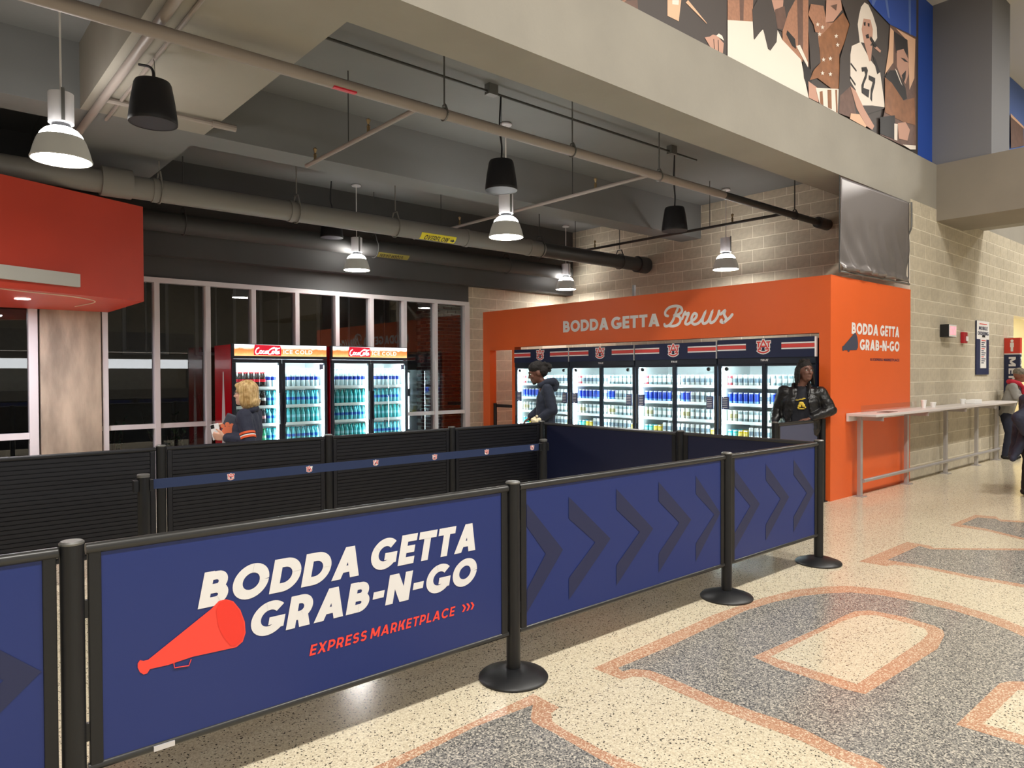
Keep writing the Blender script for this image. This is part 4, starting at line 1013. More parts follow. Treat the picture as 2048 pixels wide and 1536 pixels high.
# belt stanchions inside the queue
def belt_post(x, y, label):
    t = thing('stanchion_post', label, 'stanchion', (x, y, 0), group='belt stanchions in the queue')
    MB().lathe([(.17, 0), (.172, .010), (.10, .040), (.05, .05), (.042, .05)], (x, y, 0), 32).build('base', m_black, t, smooth=True)
    MB().tube([(x, y, .04), (x, y, .95)], .034, 16).build('pole', m_black, t, smooth=True)
    MB().lathe([(.036, 0), (.036, .015), (.03, .02)], (x, y, .95), 20).build('cap', m_steel, t, smooth=True)
    MB().box(x + .030, x + .052, y - .022, y + .022, .865, .935).build('cassette', m_black, t, bevel=.003)
    MB().box(x - .058, x - .030, y - .022, y + .022, .865, .935).build('cassette', m_black, t, bevel=.003)
    return t
BY = 4.70
belt_post(1.105, BY, 'belt stanchion at the left end of the navy belt'); belt_post(4.435, BY, 'belt stanchion at the right end of the navy belt')
m_beltm = mat('belt_navy', srgb(32, 48, 86), .6)
bl = thing('queue_belt', 'navy retractable belt printed with small orange emblems', 'belt', (2.77, BY, .87))
MB().box(1.16, 4.38, BY - .0015, BY + .0015, .872, .932).build('strap', m_beltm, bl)
em = MB()
for px in (461, 618, 751, 869, 973, 1064):
    c = at(px, 930, 1, BY); emblem(em, (c.x, BY - .003, .903), Ux, Uz, .047, 0, 1, 2, lift=.0006)
em.build('emblem_print', [m_white, m_stripe, m_navy], bl)
em_o = em

# ================================================================== STANDING COUNTER AND WALL FITTINGS
m_ctop = mat('counter_white', srgb(226, 220, 220), .3)
m_cleg = mat('counter_steel', srgb(186, 182, 182), .35, metal=.5)
ct = thing('standing_counter', 'narrow pale standing counter along the block wall', 'counter', (11.9, 3.75, 0))
MB().box(8.93, 14.80, 3.59, 3.935, 1.022, 1.056).build('counter_top', m_ctop, ct, bevel=.006)
MB().box(8.93, 14.80, 3.93, 3.955, .955, 1.056).build('back_rail', m_ctop, ct)
for x in (9.148, 10.646, 12.185, 13.63, 14.72):
    lg = MB().box(x - .03, x + .03, 3.855, 3.905, .012, 1.02).build('leg', m_cleg, ct, bevel=.004)
    MB().box(x - .07, x + .07, 3.82, 3.94, 0, .012).build('foot_plate', m_cleg, lg)
    MB().box(x - .012, x + .012, 3.60, 3.86, .965, 1.02).build('bracket', m_cleg, lg)
MB().tube([(9.15, 3.84, .20), (14.72, 3.84, .20)], .024, 14).build('foot_rail', m_cleg, ct, smooth=True)
m_acr = clear_glass('clear_acrylic', 1.5, (.97, .97, .95, 1))
ap = tag(MB().box(9.13, 10.95, 3.86, 3.864, 1.056, 1.15).build('acrylic_screen', m_acr), 'low clear acrylic screen standing on the counter', 'screen')
m_cup = mat('cup_white', srgb(240, 240, 238), .5)
for i, (x, y, h, r, l) in enumerate(((11.05, 3.80, .10, .035, 'white paper cup on the counter beside the acrylic screen'), (11.35, 3.78, .06, .04, 'short white cup right of the taller cup'), (12.75, 3.82, .07, .04, 'small pale tub on the middle of the counter'))):
    c_ = thing('paper_cup', l, 'cup', (x, y, 1.056))
    MB().lathe([(r * .7, 0), (r, h), (r * .94, h), (r * .66, .006), (0, .006)], (x, y, 1.056), 16, cap=False).build('cup', m_cup, c_, smooth=True)
    MB().lathe([(0, .0), (r * 1.06, 0), (r * 1.06, .008), (r * .9, .014), (0, .014)], (x, y, 1.056 + h), 16, cap=False).build('lid', m_cup, c_, smooth=True)
bx = tag(MB().box(13.0, 13.35, 3.72, 3.86, 1.056, 1.12).build('food_tray', m_cup, bevel=.01), 'white food box lying on the counter', 'food box')
tag(MB().box(9.45, 9.75, 3.66, 3.80, 1.056, 1.059).build('flyer', mat('dark_paper', srgb(90, 70, 66), .6)), 'dark flat flyer lying on the near end of the counter', 'flyer')
# mobile ordering sign
ms = thing('wall_sign', 'tall white and navy MOBILE ORDERING sign on the block wall', 'sign', (14.2, Y0 - .01, 1.5))
yA = Y0 - .012
MB().box(13.87, 14.53, yA - .015, yA + .004, 1.52, 2.445).build('board', m_navy, ms)
MB().box(13.87, 14.53, yA - .017, yA - .0155, 2.13, 2.445).build('white_field', m_white, ms)
MB().box(14.05, 14.36, yA - .022, yA - .0155, 1.63, 2.20).build('phone_print', m_white, ms, bevel=.004)
MB().box(14.13, 14.28, yA - .026, yA - .022, 2.165, 2.20).build('phone_notch', m_black, ms)
lt = MB(); fit_word(lt, 'MOBILE', (13.97, yA - .0185, 2.29), Ux, Uz, .46, .062, t=.24, gap=.12); fit_word(lt, 'ORDERING', (13.91, yA - .0185, 2.20), Ux, Uz, .58, .062, t=.24, gap=.12)
lt.build('lettering', m_navy, ms)
l2 = MB()
for k in range(12): put(l2, [rect(14.09, 2.10 - k * .035, 14.32 - .05 * (k % 3), 2.115 - k * .035)], (0, yA - .0235, 0), Ux, Uz, 0 if k % 4 else 1)
put(l2, [rect(14.0, 2.385, 14.40, 2.40)], (0, yA - .0185, 0), Ux, Uz, 1)
l2.build('small_print', [m_navy, m_stripe], ms)
# exit sign box
es = thing('exit_sign', 'small glowing red exit sign sticking out from the block wall', 'exit sign', (12.3, Y0, 2.2))
MB().box(12.20, 12.52, Y0 - .13, Y0 - .006, 2.11, 2.305).build('housing', m_black, es)
MB().box(12.205, 12.515, Y0 - .138, Y0 - .13, 2.115, 2.30).build('face', m_white, es)
ew = MB(); fit_word(ew, 'EXIT', (12.235, Y0 - .140, 2.145), Ux, Uz, .25, .125, t=.3, gap=.16); ew.build('lettering', glow('exit_red', srgb(255, 40, 80), 2.2), es)
fa = thing('fire_alarm', 'red fire alarm strobe between the exit sign and the ordering sign', 'fire alarm', (13.2, Y0, 2.1))
MB().box(13.13, 13.30, Y0 - .06, Y0 - .006, 2.04, 2.22).build('housing', mat('alarm_red', srgb(176, 30, 40), .4), fa, bevel=.008)
MB().box(13.20, 13.27, Y0 - .085, Y0 - .06, 2.07, 2.15).build('strobe', m_white, fa, bevel=.01)
# washroom blade sign
bs = thing('blade_sign', 'red and navy washroom blade sign reading MEN', 'sign', (15.5, 3.7, 1.3))
MB().box(15.50, 15.62, 3.73, 3.972, 1.02, 1.885).build('navy_box', m_navy, bs)
MB().box(15.497, 15.623, 3.727, 3.972, 1.905, 2.19).build('red_box', mat('sign_red', srgb(216, 62, 44), .5), bs)
MB().box(15.498, 15.622, 3.728, 3.972, 1.885, 1.905).build('white_band', m_white, bs)
mw = MB(); fit_word(mw, 'MEN', (15.4985, 3.90, 1.84), Vector((0, 0, -1)), Vector((0, -1, 0)) * 1.0, .50, .11, t=.22, gap=.2)
fit_word(mw, 'MEN', (15.525, 3.725, 1.84), Vector((0, 0, -1)), Vector((1, 0, 0)), .50, .07, t=.22, gap=.2)
mw.ball((15.4965, 3.85, 2.135), (.002, .026, .026), 10, 6); put(mw, [rect(-3.88, 2.02, -3.82, 2.105), rect(-3.87, 1.94, -3.83, 2.02)], (15.4955, 0, 0), Uy, Uz)
mw.build('lettering', m_white, bs)

# ================================================================== MURAL ON THE UPPER WALL
YMU = 4.055
mu = thing('wall_mural', 'sepia photo mural of performers above the front beam', 'mural', (8, YMU, 4.74))
m_mdark = mat('mural_dark', srgb(74, 66, 64), .6); m_mblue = mat('mural_blue', srgb(36, 80, 178), .6); m_mblue2 = mat('mural_pale_blue', srgb(90, 120, 190), .6)
m_mwhite = mat('mural_white', srgb(244, 232, 220), .6); m_mtan = mat('mural_tan', srgb(176, 126, 100), .6, noise=.12, nscale=30); m_mpeach = mat('mural_peach', srgb(236, 190, 156), .6)
m_mbrown = mat('mural_brown', srgb(150, 100, 66), .6, noise=.2, nscale=9); m_mblack = mat('mural_black', srgb(38, 34, 36), .6); m_mskin = mat('mural_skin', srgb(206, 158, 138), .6); m_mmid = mat('mural_mid', srgb(112, 84, 74), .6, noise=.15, nscale=12)
MM = [m_mdark, m_mblue, m_mblue2, m_mwhite, m_mtan, m_mpeach, m_mbrown, m_mblack, m_mskin, m_mmid]
D, BL, PB, WH, TA, PE, BN, BK, SK, MI = range(10)
MB().box(-8, at(1836, 200, 1, YMU).x, YMU, YMU + .04, 4.742, 7.19).build('print_panel', m_mdark, mu)
MB().box(at(1836, 200, 1, YMU).x, 12.08, YMU - .001, YMU + .04, 4.742, 7.19).build('blue_panel', m_mblue, mu)
MB().box(12.95, 24, YMU, YMU + .04, 4.742, 7.19).build('blue_panel', m_mblue2, mu)
class Lay: n = 0
def mur(name, items, scale=5.12, org=(1440, 0)):
    mb = MB()
    for mi, px in items:
        Lay.n += 1
        px_poly(mb, px, 1, YMU - .002 - Lay.n * .0004, mi, scale, org)
    return mb.build(name, MM, mu)
mur('suited_figure_print', [(MI, [(80, 10), (330, 0), (340, 130), (250, 90)]), (TA, [(100, 10), (200, 0), (150, 40)]), (PE, [(692, 0), (858, 0), (828, 256), (692, 190)]), (WH, [(750, 0), (830, 0), (826, 60), (750, 50)]), (PE, [(912, 30), (940, 0), (1160, 270), (1170, 290)]),
    (SK, [(1140, 450), (1200, 440), (1240, 415), (1290, 430), (1370, 520), (1360, 640), (1300, 620), (1210, 570)]), (WH, [(1280, 430), (1310, 402), (1350, 430), (1375, 490)]), (BK, [(1245, 470), (1252, 470), (1262, 590), (1255, 590)]), (BK, [(1300, 480), (1307, 480), (1312, 620), (1305, 616)])], 6.02, (1220, 0))
mur('white_cloth_print', [(TA, [(78, 0), (340, 0), (335, 220), (78, 210)]), (MI, [(200, 0), (245, 0), (240, 210), (205, 210)]), (TA, [(640, 0), (905, 0), (905, 700), (640, 420)]), (MI, [(790, 0), (850, 0), (850, 560), (800, 470)]),
    (WH, [(78, 205), (335, 220), (345, 400), (440, 300), (500, 500), (590, 310), (640, 410), (830, 610), (870, 820), (910, 1010), (78, 585)]),
    (D, [(385, 0), (770, 0), (700, 130), (640, 320), (590, 300), (580, 430), (515, 520), (490, 500), (440, 290), (350, 410), (330, 100)]), (SK, [(530, 0), (650, 0), (640, 130), (560, 120)]), (MI, [(560, 100), (660, 60), (680, 200), (640, 300), (590, 290)]),
    (BK, [(690, 310), (770, 400), (780, 500), (740, 470), (680, 350)]), (BK, [(845, 605), (930, 720), (940, 830), (900, 900), (860, 800)]), (WH, [(780, 470), (820, 460), (900, 640), (900, 690)]), (SK, [(905, 830), (1000, 900), (1010, 1050), (910, 1000)])])
mur('star_shirt_print', [(TA, [(930, 40), (1060, 60), (1090, 230), (1160, 230), (1160, 480), (1010, 480), (960, 250), (905, 150)]), (BN, [(1010, 390), (1170, 220), (1260, 130), (1330, 250), (1290, 400), (1220, 560), (1230, 900), (1160, 920), (1000, 800), (920, 820), (960, 720), (1030, 640)]),
    (D, [(908, 330), (1000, 330), (1030, 640), (930, 720)]), (SK, [(1090, 0), (1240, 0), (1250, 100), (1160, 220), (1080, 230)]), (MI, [(1130, 60), (1200, 40), (1190, 110)]), (WH, [(980, 900), (1220, 910), (1215, 1165), (1020, 1060)]), (BN, [(1020, 940), (1050, 930), (1060, 1080), (1025, 1060)]), (BN, [(1100, 920), (1140, 920), (1145, 1120), (1105, 1100)]), (BN, [(1180, 920), (1200, 920), (1205, 1155), (1190, 1150)])]
    + [(WH, [(x + 22 * math.sin(2 * PI * k / 10) * (1 if k % 2 == 0 else .42), y - 26 * math.cos(2 * PI * k / 10) * (1 if k % 2 == 0 else .42)) for k in range(10)]) for x, y in ((1000, 250), (1050, 280), (1020, 350), (1190, 370), (1205, 460), (1060, 610), (1130, 600), (1050, 750), (1130, 760))])
mur('singer_print', [(D, [(1240, 0), (1500, 0), (1740, 250), (1690, 1110), (1400, 1200), (1210, 1160), (1230, 600), (1330, 250)]), (MI, [(1230, 980), (1340, 880), (1400, 1200), (1330, 1200), (1220, 1160)]),
    (WH, [(1480, 25), (1520, 50), (1565, 150), (1605, 280), (1610, 390), (1580, 440), (1480, 440), (1430, 430), (1410, 250), (1425, 150), (1445, 70)]), (SK, [(1470, 190), (1540, 200), (1565, 300), (1560, 430), (1520, 490), (1475, 440), (1450, 300)]), (BK, [(1470, 230), (1492, 225), (1490, 265), (1474, 262)]), (BK, [(1512, 235), (1532, 240), (1530, 275), (1514, 268)]), (BK, [(1490, 360), (1520, 345), (1530, 390), (1500, 395)]),
    (WH, [(1350, 470), (1440, 430), (1530, 600), (1640, 740), (1690, 1100), (1560, 1080), (1400, 1080), (1390, 920), (1335, 830), (1335, 560)]), (SK, [(1480, 450), (1560, 470), (1545, 620), (1530, 630)]), (SK, [(1335, 880), (1390, 930), (1480, 1120), (1580, 1290), (1560, 1330), (1500, 1290), (1400, 1110)]), (BK, [(1560, 560), (1590, 600), (1640, 740), (1610, 760)]), (SK, [(1590, 460), (1650, 520), (1640, 540), (1580, 490)]), (BK, [(1545, 370), (1610, 470), (1590, 490), (1535, 400)]),
    (BK, [(1340, 640), (1400, 720), (1396, 735), (1338, 660)]), (BK, [(1336, 780), (1390, 860), (1386, 880), (1334, 800)]), (PE, [(1340, 1160), (1430, 1170), (1500, 1290), (1490, 1305), (1330, 1215)]),
    (BK, [(1450, 690), (1500, 685), (1515, 720), (1500, 800), (1475, 860), (1470, 900), (1530, 920), (1522, 1000), (1452, 950), (1450, 870), (1490, 760), (1480, 730), (1455, 735)]), (BK, [(1525, 770), (1590, 800), (1588, 850), (1560, 960), (1558, 1040), (1540, 1010), (1545, 920), (1566, 840), (1525, 815)])])
mur('graduate_print', [(MI, [(1740, 250), (2010, 380), (2008, 1500), (1880, 1495), (1640, 1380), (1690, 1100)]), (PE, [(1745, 280), (1780, 320), (1775, 640), (1690, 760), (1730, 500)]), (PE, [(1800, 290), (2000, 400), (1990, 800), (1940, 920), (1930, 560), (1920, 420)]), (BK, [(1780, 320), (1920, 410), (1925, 560), (1800, 540)]),
    (BK, [(1740, 720), (1810, 720), (1900, 900), (1915, 1010), (1870, 1030), (1690, 780)]), (SK, [(1810, 520), (1880, 500), (1935, 620), (1930, 760), (1900, 860), (1850, 780), (1810, 680)]), (BK, [(1850, 590), (1890, 600), (1930, 640), (1890, 630)]), (BK, [(1860, 770), (1905, 720), (1900, 800), (1880, 850)]), (WH, [(1790, 700), (1810, 720), (1870, 880), (1850, 850)]),
    (BN, [(1690, 790), (1760, 850), (1880, 1030), (1990, 1000), (2000, 1280), (1880, 1250), (1780, 1200), (1690, 1150)]), (BK, [(1640, 1200), (1790, 1180), (1800, 1430), (1640, 1370)]), (WH, [(1785, 1265), (1820, 1270), (1815, 1440), (1785, 1430)]), (SK, [(1820, 1260), (1900, 1250), (1945, 1330), (1920, 1440), (1830, 1420)]), (WH, [(1870, 1480), (2005, 1490), (2005, 1530), (1950, 1530)])])
mur('blue_light_print', [(BL, [(1520, 0), (2010, 0), (2010, 380), (1740, 250), (1560, 60)]), (PB, [(1560, 0), (1600, 0), (1575, 60), (1555, 50)]), (PB, [(1690, 0), (1715, 0), (1740, 190), (1722, 180)]), (PB, [(1930, 0), (1955, 0), (1955, 360), (1935, 340)])])
mur('hill_print', [(MI, [(1843, 200), (2040, 420), (2048, 700), (1850, 735)]), (PE, [(1845, 205), (2040, 400), (2048, 440), (1850, 260)])], 7.64, (1780, 200))

# ================================================================== FOOD STAND ACROSS THE CONCOURSE (its lit menu strip shows in the windows)
fs = thing('food_stand', 'food stand across the concourse with a glowing white menu strip', 'food stand', (2.5, -6.6, 0))
MB().box(-4, 8.4, -6.9, -6.1, 0, 1.05).build('counter', m_dark, fs)
MB().box(-4, 8.4, -6.9, -6.2, 2.16, 3.1).build('fascia', m_dark, fs)
MB().box(-4, 8.4, -8.4, -8.3, 0, 3.1).build('back_wall', m_beam, fs)
for x in (-4, 8.3): MB().box(x, x + .1, -6.9, -6.3, 1.05, 2.16).build('upright', m_dark, fs)
MB().box(-3.9, 8.2, -6.19, -6.16, 2.36, 2.39).build('trim_line', m_white, fs)
MB().box(-3.85, 8.2, -6.30, -6.2, 1.80, 2.13).build('menu_strip', glow('menu_glow', (.93, .97, 1.0, 1), 4.5), fs)
# ================================================================== PEOPLE
def remeshed(mb, name, voxel, smooth, mats, parent, wrinkle=0.0, wscale=.06, cut=None, solid=0.0):
    me = mb.mesh('src'); o = bpy.data.objects.new('src', me); COL.objects.link(o)
    r = o.modifiers.new('r', 'REMESH'); r.mode = 'VOXEL'; r.voxel_size = voxel
    s = o.modifiers.new('s', 'SMOOTH'); s.factor = .5; s.iterations = smooth
    if wrinkle:
        tx_ = bpy.data.textures.new('cloth_folds', 'CLOUDS'); tx_.noise_scale = wscale; tx_.noise_depth = 2
        dsp = o.modifiers.new('d', 'DISPLACE'); dsp.texture = tx_; dsp.strength = wrinkle; dsp.mid_level = .5; dsp.texture_coords = 'LOCAL'
    dg = bpy.context.evaluated_depsgraph_get(); dg.update()
    m2 = bpy.data.meshes.new_from_object(o.evaluated_get(dg)); bpy.data.objects.remove(o)
    if cut:
        bm = bmesh.new(); bm.from_mesh(m2)
        bmesh.ops.delete(bm, geom=[f for f in bm.faces if cut(f.calc_center_median())], context='FACES'); bm.to_mesh(m2); bm.free()
    m2.name = name
    m2.materials.clear()
    for k in (mats if isinstance(mats, (list, tuple)) else [mats]): m2.materials.append(k)
    for p in m2.polygons: p.use_smooth = True; p.material_index = 0
    q = bpy.data.objects.new(name, m2); COL.objects.link(q); q.parent = parent
    if solid:
        sd = q.modifiers.new('so', 'SOLIDIFY'); sd.thickness = solid; sd.offset = -1
    return q
def limb(mb, pts, rs):
    pts = [Vector(p) for p in pts]
    for p, r in zip(pts, rs): mb.ball(p, r, 12, 8)
    for a, b, ra, rb in zip(pts, pts[1:], rs, rs[1:]): mb.tube([a, b], [ra, rb], 12)
def hand(mb, W, d, n, s, curl=.5, size=1.0):
    """W wrist, d direction of the fingers, n palm normal, s side of the thumb"""
    W = Vector(W); d = Vector(d).normalized(); n = Vector(n); n = (n - d * n.dot(d)).normalized(); s = Vector(s); s = (s - d * s.dot(d) - n * s.dot(n)).normalized()
    K = []
    for i, (o, l) in enumerate(((.030, .088), (.010, .092), (-.010, .088), (-.028, .080))):
        k = W + d * l * size + s * o * size; K.append(k); limb(mb, [W + s * o * .6 * size, k], [.014 * size, .012 * size])
    for k, L_ in zip(K, (.068, .076, .070, .055)):
        a = 0; p = k; pts = [p]
        for f, c in ((.48, .45), (.30, .75), (.22, .5)):
            a += curl * c * 1.6; p = p + (d * math.cos(a) + n * math.sin(a)) * L_ * f * size; pts.append(p)
        limb(mb, pts, [.0105 * size, .0095 * size, .0085 * size, .0075 * size])
    b = W + d * .025 * size + s * .022 * size
    limb(mb, [b, b + (d * .6 + s * .7 + n * .15).normalized() * .042 * size, b + (d * .6 + s * .7 + n * .15).normalized() * .042 * size + (d * .85 + s * .2 + n * .35 * curl).normalized() * .032 * size, b + (d * .6 + s * .7 + n * .15).normalized() * .042 * size + (d * .85 + s * .2 + n * .5 * curl).normalized() * .056 * size], [.014 * size, .0115 * size, .010 * size, .008 * size])
def head(mb, c, R, k=1.0):
    c = Vector(c); P = lambda x, y, z: c + R @ (Vector((x, y, z)) * k)
    E = lambda p, r, rot=None: mb.ball(P(*p), Vector(r) * k, 18, 12, rot=R)
    E((-.012, 0, .022), (.098, .076, .104)); E((.022, 0, -.045), (.070, .060, .078)); E((.070, 0, -.092), (.024, .026, .020))
    E((.066, .030, -.020), (.026, .026, .028)); E((.066, -.030, -.020), (.026, .026, .028))
    limb(mb, [P(.074, -.036, .030), P(.086, 0, .026), P(.074, .036, .030)], [.014 * k, .013 * k, .014 * k])
    limb(mb, [P(.086, 0, .022), P(.098, 0, .0), P(.107, 0, -.022)], [.008 * k, .009 * k, .013 * k]); E((.096, .013, -.026), (.010, .008, .008)); E((.096, -.013, -.026), (.010, .008, .008))
    limb(mb, [P(.080, -.022, -.056), P(.092, 0, -.052), P(.080, .022, -.056)], [.006 * k, .009 * k, .006 * k]); limb(mb, [P(.079, -.020, -.066), P(.091, 0, -.067), P(.079, .020, -.066)], [.006 * k, .010 * k, .006 * k])
    for s in (1, -1): E((-.008, s * .077, -.008), (.021, .011, .033))
    return P
def eyes(root, P, R, k=1.0):
    for s in (1, -1):
        mb = MB(); mb.ball(P(.0795, s * .031, .008), (.010 * k, .012 * k, .0075 * k), 10, 8, rot=R); mb.ball(P(.0868, s * .031, .008), .0058 * k, 8, 6, mi=1, rot=R)
        mb.build('eye', [mat('eye_white', srgb(226, 222, 216), .3), mat('eye_dark', srgb(30, 20, 16), .2)], root, smooth=True, local=True)
        MB().tube([P(.084, s * .050, .030), P(.091, s * .034, .037), P(.093, s * .015, .033)], .0042 * k, 6).build('eyebrow', mat('brow_dark', srgb(30, 22, 18), .8), root, local=True)
    MB().tube([P(.086, -.021, -.0605), P(.0955, 0, -.0595), P(.086, .021, -.0605)], .0025 * k, 6).build('lip_line', mat('lip_dark', srgb(96, 52, 48), .6), root, local=True)
def skin(name, r, g, b): return mat(name, srgb(r, g, b), .5, noise=.05, nscale=20)
def rot(yaw=0, pitch=0, roll=0): return Euler((roll, pitch, yaw), 'XYZ').to_matrix()
X3, Y3, Z3 = Vector((1, 0, 0)), Vector((0, 1, 0)), Vector((0, 0, 1))

def figure(label, loc, rz, J, mskin, mtop, mleg, hyaw=0, hpitch=0, k=1.0, wr=.012, hands=None, sleeve=.050, torso=1.0, voxel=.0065, topname='jacket', hemz=None):
    """J: joints in the person's own frame (x forward, y left, z up)"""
    t = thing('person', label, 'person', loc, rz)
    body = MB(); R = rot(hyaw, hpitch); P = head(body, J['head'], R, k)
    limb(body, [J['neck'] - Vector((0, 0, .05)), J['neck'], Vector(J['head']) - Vector((.012, 0, .06))], [.062, .055, .054])
    limb(body, [J['pelvis'], (J['pelvis'] + J['chest']) / 2, J['chest'], J['neck'] - Vector((0, 0, .06))], [.09, .08, .085, .065])
    for s, S in (('l', 1), ('r', -1)):
        limb(body, [J['sh' + s], J['el' + s], J['wr' + s]], [.048, .037, .026])
        limb(body, [J['chest'] + Vector((0, 0, .06)), J['sh' + s]], [.07, .045])
        hp = J['pelvis'] + Vector((0, S * .09, -.03)); limb(body, [hp, J['kn' + s], J['an' + s]], [.085, .055, .038]); limb(body, [J['an' + s], J['an' + s] + Vector((.14, 0, -.03))], [.036, .026])
        h = hands[s]; hand(body, J['wr' + s], h[0], h[1], h[2], h[3] if len(h) > 3 else .5, .95)
    remeshed(body, 'body', voxel, 3, mskin, t)
    eyes(t, P, R, k)
    top = MB()
    c, pv, nk = J['chest'], J['pelvis'], J['neck']
    for S in (1, -1):
        limb(top, [pv + Vector((0, S * .065, hemz or -.04)), (pv + c) / 2 + Vector((0, S * .07, 0)), c + Vector((0, S * .075, 0)), c + Vector((-.01, S * .07, .10))], [.125 * torso, .122 * torso, .125 * torso, .09 * torso])
    limb(top, [pv + Vector((0, 0, hemz or -.04)), (pv + c) / 2, c, c + Vector((-.01, 0, .10))], [.125 * torso, .122 * torso, .125 * torso, .10 * torso])
    limb(top, [c + Vector((-.01, 0, .11)), nk - Vector((0, 0, .035))], [.09, .066])
    for s, S in (('l', 1), ('r', -1)):
        W = Vector(J['wr' + s]); E_ = Vector(J['el' + s]); we_ = W + (E_ - W).normalized() * .025
        limb(top, [c + Vector((-.01, S * .10, .09)), J['sh' + s], E_, we_], [.09, .072, sleeve + .006, sleeve - .008])
    tp = remeshed(top, topname, .009, 5, mtop, t, wrinkle=wr)
    leg = MB()
    limb(leg, [pv + Vector((0, -.05, 0)), pv + Vector((0, .05, 0))], [.13, .13])
    for s, S in (('l', 1), ('r', -1)):
        limb(leg, [pv + Vector((0, S * .085, -.05)), J['kn' + s], J['an' + s] + Vector((0, 0, .01))], [.105, .078, .062])
    remeshed(leg, 'trousers', .012, 4, mleg, t, wrinkle=.012)
    for s in 'lr':
        a = J['an' + s]; sh = MB(); limb(sh, [a + Vector((-.03, 0, -.035)), a + Vector((.08, 0, -.04)), a + Vector((.16, 0, -.045))], [.045, .044, .036]); remeshed(sh, 'shoe', .01, 3, m_black, t)
    return t, P, R, tp
def V3(*a): return Vector(a)
m_navyc = mat('navy_cloth', srgb(38, 42, 62), .75, bump=.15, bscale=200)
m_hood = mat('hoodie_navy', srgb(36, 42, 58), .85, bump=.2, bscale=160)
m_blkc = mat('black_cloth', srgb(24, 24, 28), .8)
m_jean = mat('dark_denim', srgb(34, 38, 56), .85)

# --- blonde woman beside the soda coolers
Jw = dict(pelvis=V3(0, 0, .80), chest=V3(-.02, 0, 1.05), neck=V3(-.035, 0, 1.235), head=V3(.0, 0, 1.385), shl=V3(-.045, .155, 1.185), shr=V3(-.03, -.155, 1.185), ell=V3(-.11, .215, .955), elr=V3(.0, -.22, .965), wrl=V3(.125, .165, .985), wrr=V3(.17, -.03, 1.10),
          knl=V3(.02, .09, .44), knr=V3(.02, -.09, .44), anl=V3(-.02, .09, .08), anr=V3(-.02, -.09, .08))
wo, P, R, tp = figure('blonde woman in a navy jacket holding a phone and a dark bag', (2.475, 6.74, 0), math.radians(139), Jw, skin('skin_fair', 226, 176, 152), m_navyc, m_jean, hands={'l': ((1, 0, .12), (0, -1, .2), (0, 0, 1), .55), 'r': ((.9, .1, -.1), (0, .3, -1), (0, 1, .3), .6)}, k=.94, torso=.92, sleeve=.056)
hb_ = MB()
for c_, r_ in (((-.020, 0, .050), (.104, .092, .090)), ((-.045, 0, -.01), (.085, .098, .105)), ((-.048, .045, -.07), (.072, .052, .080)), ((-.048, -.045, -.07), (.072, .052, .080)), ((-.008, .062, -.045), (.046, .030, .088)), ((-.008, -.062, -.045), (.046, .030, .088)), ((-.085, 0, -.078), (.055, .088, .062)), ((-.06, 0, -.095), (.070, .095, .045)), ((.045, .03, .085), (.045, .045, .03)), ((.045, -.03, .085), (.045, .045, .03))):
    hb_.ball(P(*c_), Vector(r_), 18, 12, rot=R)
def hair_mat(name, c1, c2, sc=40):
    m = bpy.data.materials.new(name); m.use_nodes = True; MATS[name] = m; N, L = nodes(m); b = N['Principled BSDF']; tc = N.new('ShaderNodeTexCoord'); mp = N.new('ShaderNodeMapping'); mp.inputs['Scale'].default_value = (1, 1, .12)
    n = N.new('ShaderNodeTexNoise'); n.inputs['Scale'].default_value = sc; n.inputs['Detail'].default_value = 4; cr = N.new('ShaderNodeValToRGB'); cr.color_ramp.elements[0].position = .35; cr.color_ramp.elements[1].position = .65
    cr.color_ramp.elements[0].color = c1; cr.color_ramp.elements[1].color = c2; L.new(tc.outputs['Object'], mp.inputs[0]); L.new(mp.outputs[0], n.inputs['Vector']); L.new(n.outputs['Fac'], cr.inputs[0]); L.new(cr.outputs[0], b.inputs['Base Color']); b.inputs['Roughness'].default_value = .5
    bp_ = N.new('ShaderNodeBump'); bp_.inputs['Strength'].default_value = .5; bp_.inputs['Distance'].default_value = .01; L.new(n.outputs['Fac'], bp_.inputs['Height']); L.new(bp_.outputs[0], b.inputs['Normal']); return m
remeshed(hb_, 'hair', .007, 4, hair_mat('blonde_hair', srgb(170, 132, 78), srgb(226, 194, 138), 60), wo, wrinkle=.010, wscale=.03)
gl = MB()
for s in (1, -1): gl.tube([P(.09, s * .031 + .022 * math.cos(a), .008 + .017 * math.sin(a)) for a in [i * PI / 6 for i in range(13)]], .0022, 5)
gl.tube([P(.088, .052, .012), P(-.01, .08, .012)], .002, 5); gl.tube([P(.088, -.052, .012), P(-.01, -.08, .012)], .002, 5); gl.tube([P(.093, .01, .01), P(.093, -.01, .01)], .002, 5)
gl.build('glasses', m_steel, wo, local=True)
m_or = mat('sleeve_orange', srgb(236, 96, 48), .7); a_, b_ = Jw['shl'], Jw['ell']
for q, hw_, mm_ in ((.70, .010, m_or), (.80, .005, m_white), (.86, .010, m_or)):
    c0 = a_.lerp(b_, q); dd = (b_ - a_).normalized(); MB().tube([c0 - dd * hw_, c0 + dd * hw_], .0715, 20).build('sleeve_band', mm_, wo, smooth=True, local=True)
co_ = MB(); limb(co_, [Jw['neck'] + V3(-.05, -.05, .0), Jw['neck'] + V3(-.065, 0, .015), Jw['neck'] + V3(-.05, .05, .0), Jw['neck'] + V3(.03, .06, -.03)], [.03, .03, .03, .025]); remeshed(co_, 'collar', .008, 3, m_navyc, wo)
def world_of(root, p): return Matrix.Translation(root.location) @ Matrix.Rotation(root.rotation_euler.z, 4, 'Z') @ Vector(p)
ph = thing('smartphone', 'white smartphone held by the blonde woman', 'phone', world_of(wo, (.215, .135, .965)), wo.rotation_euler.z)
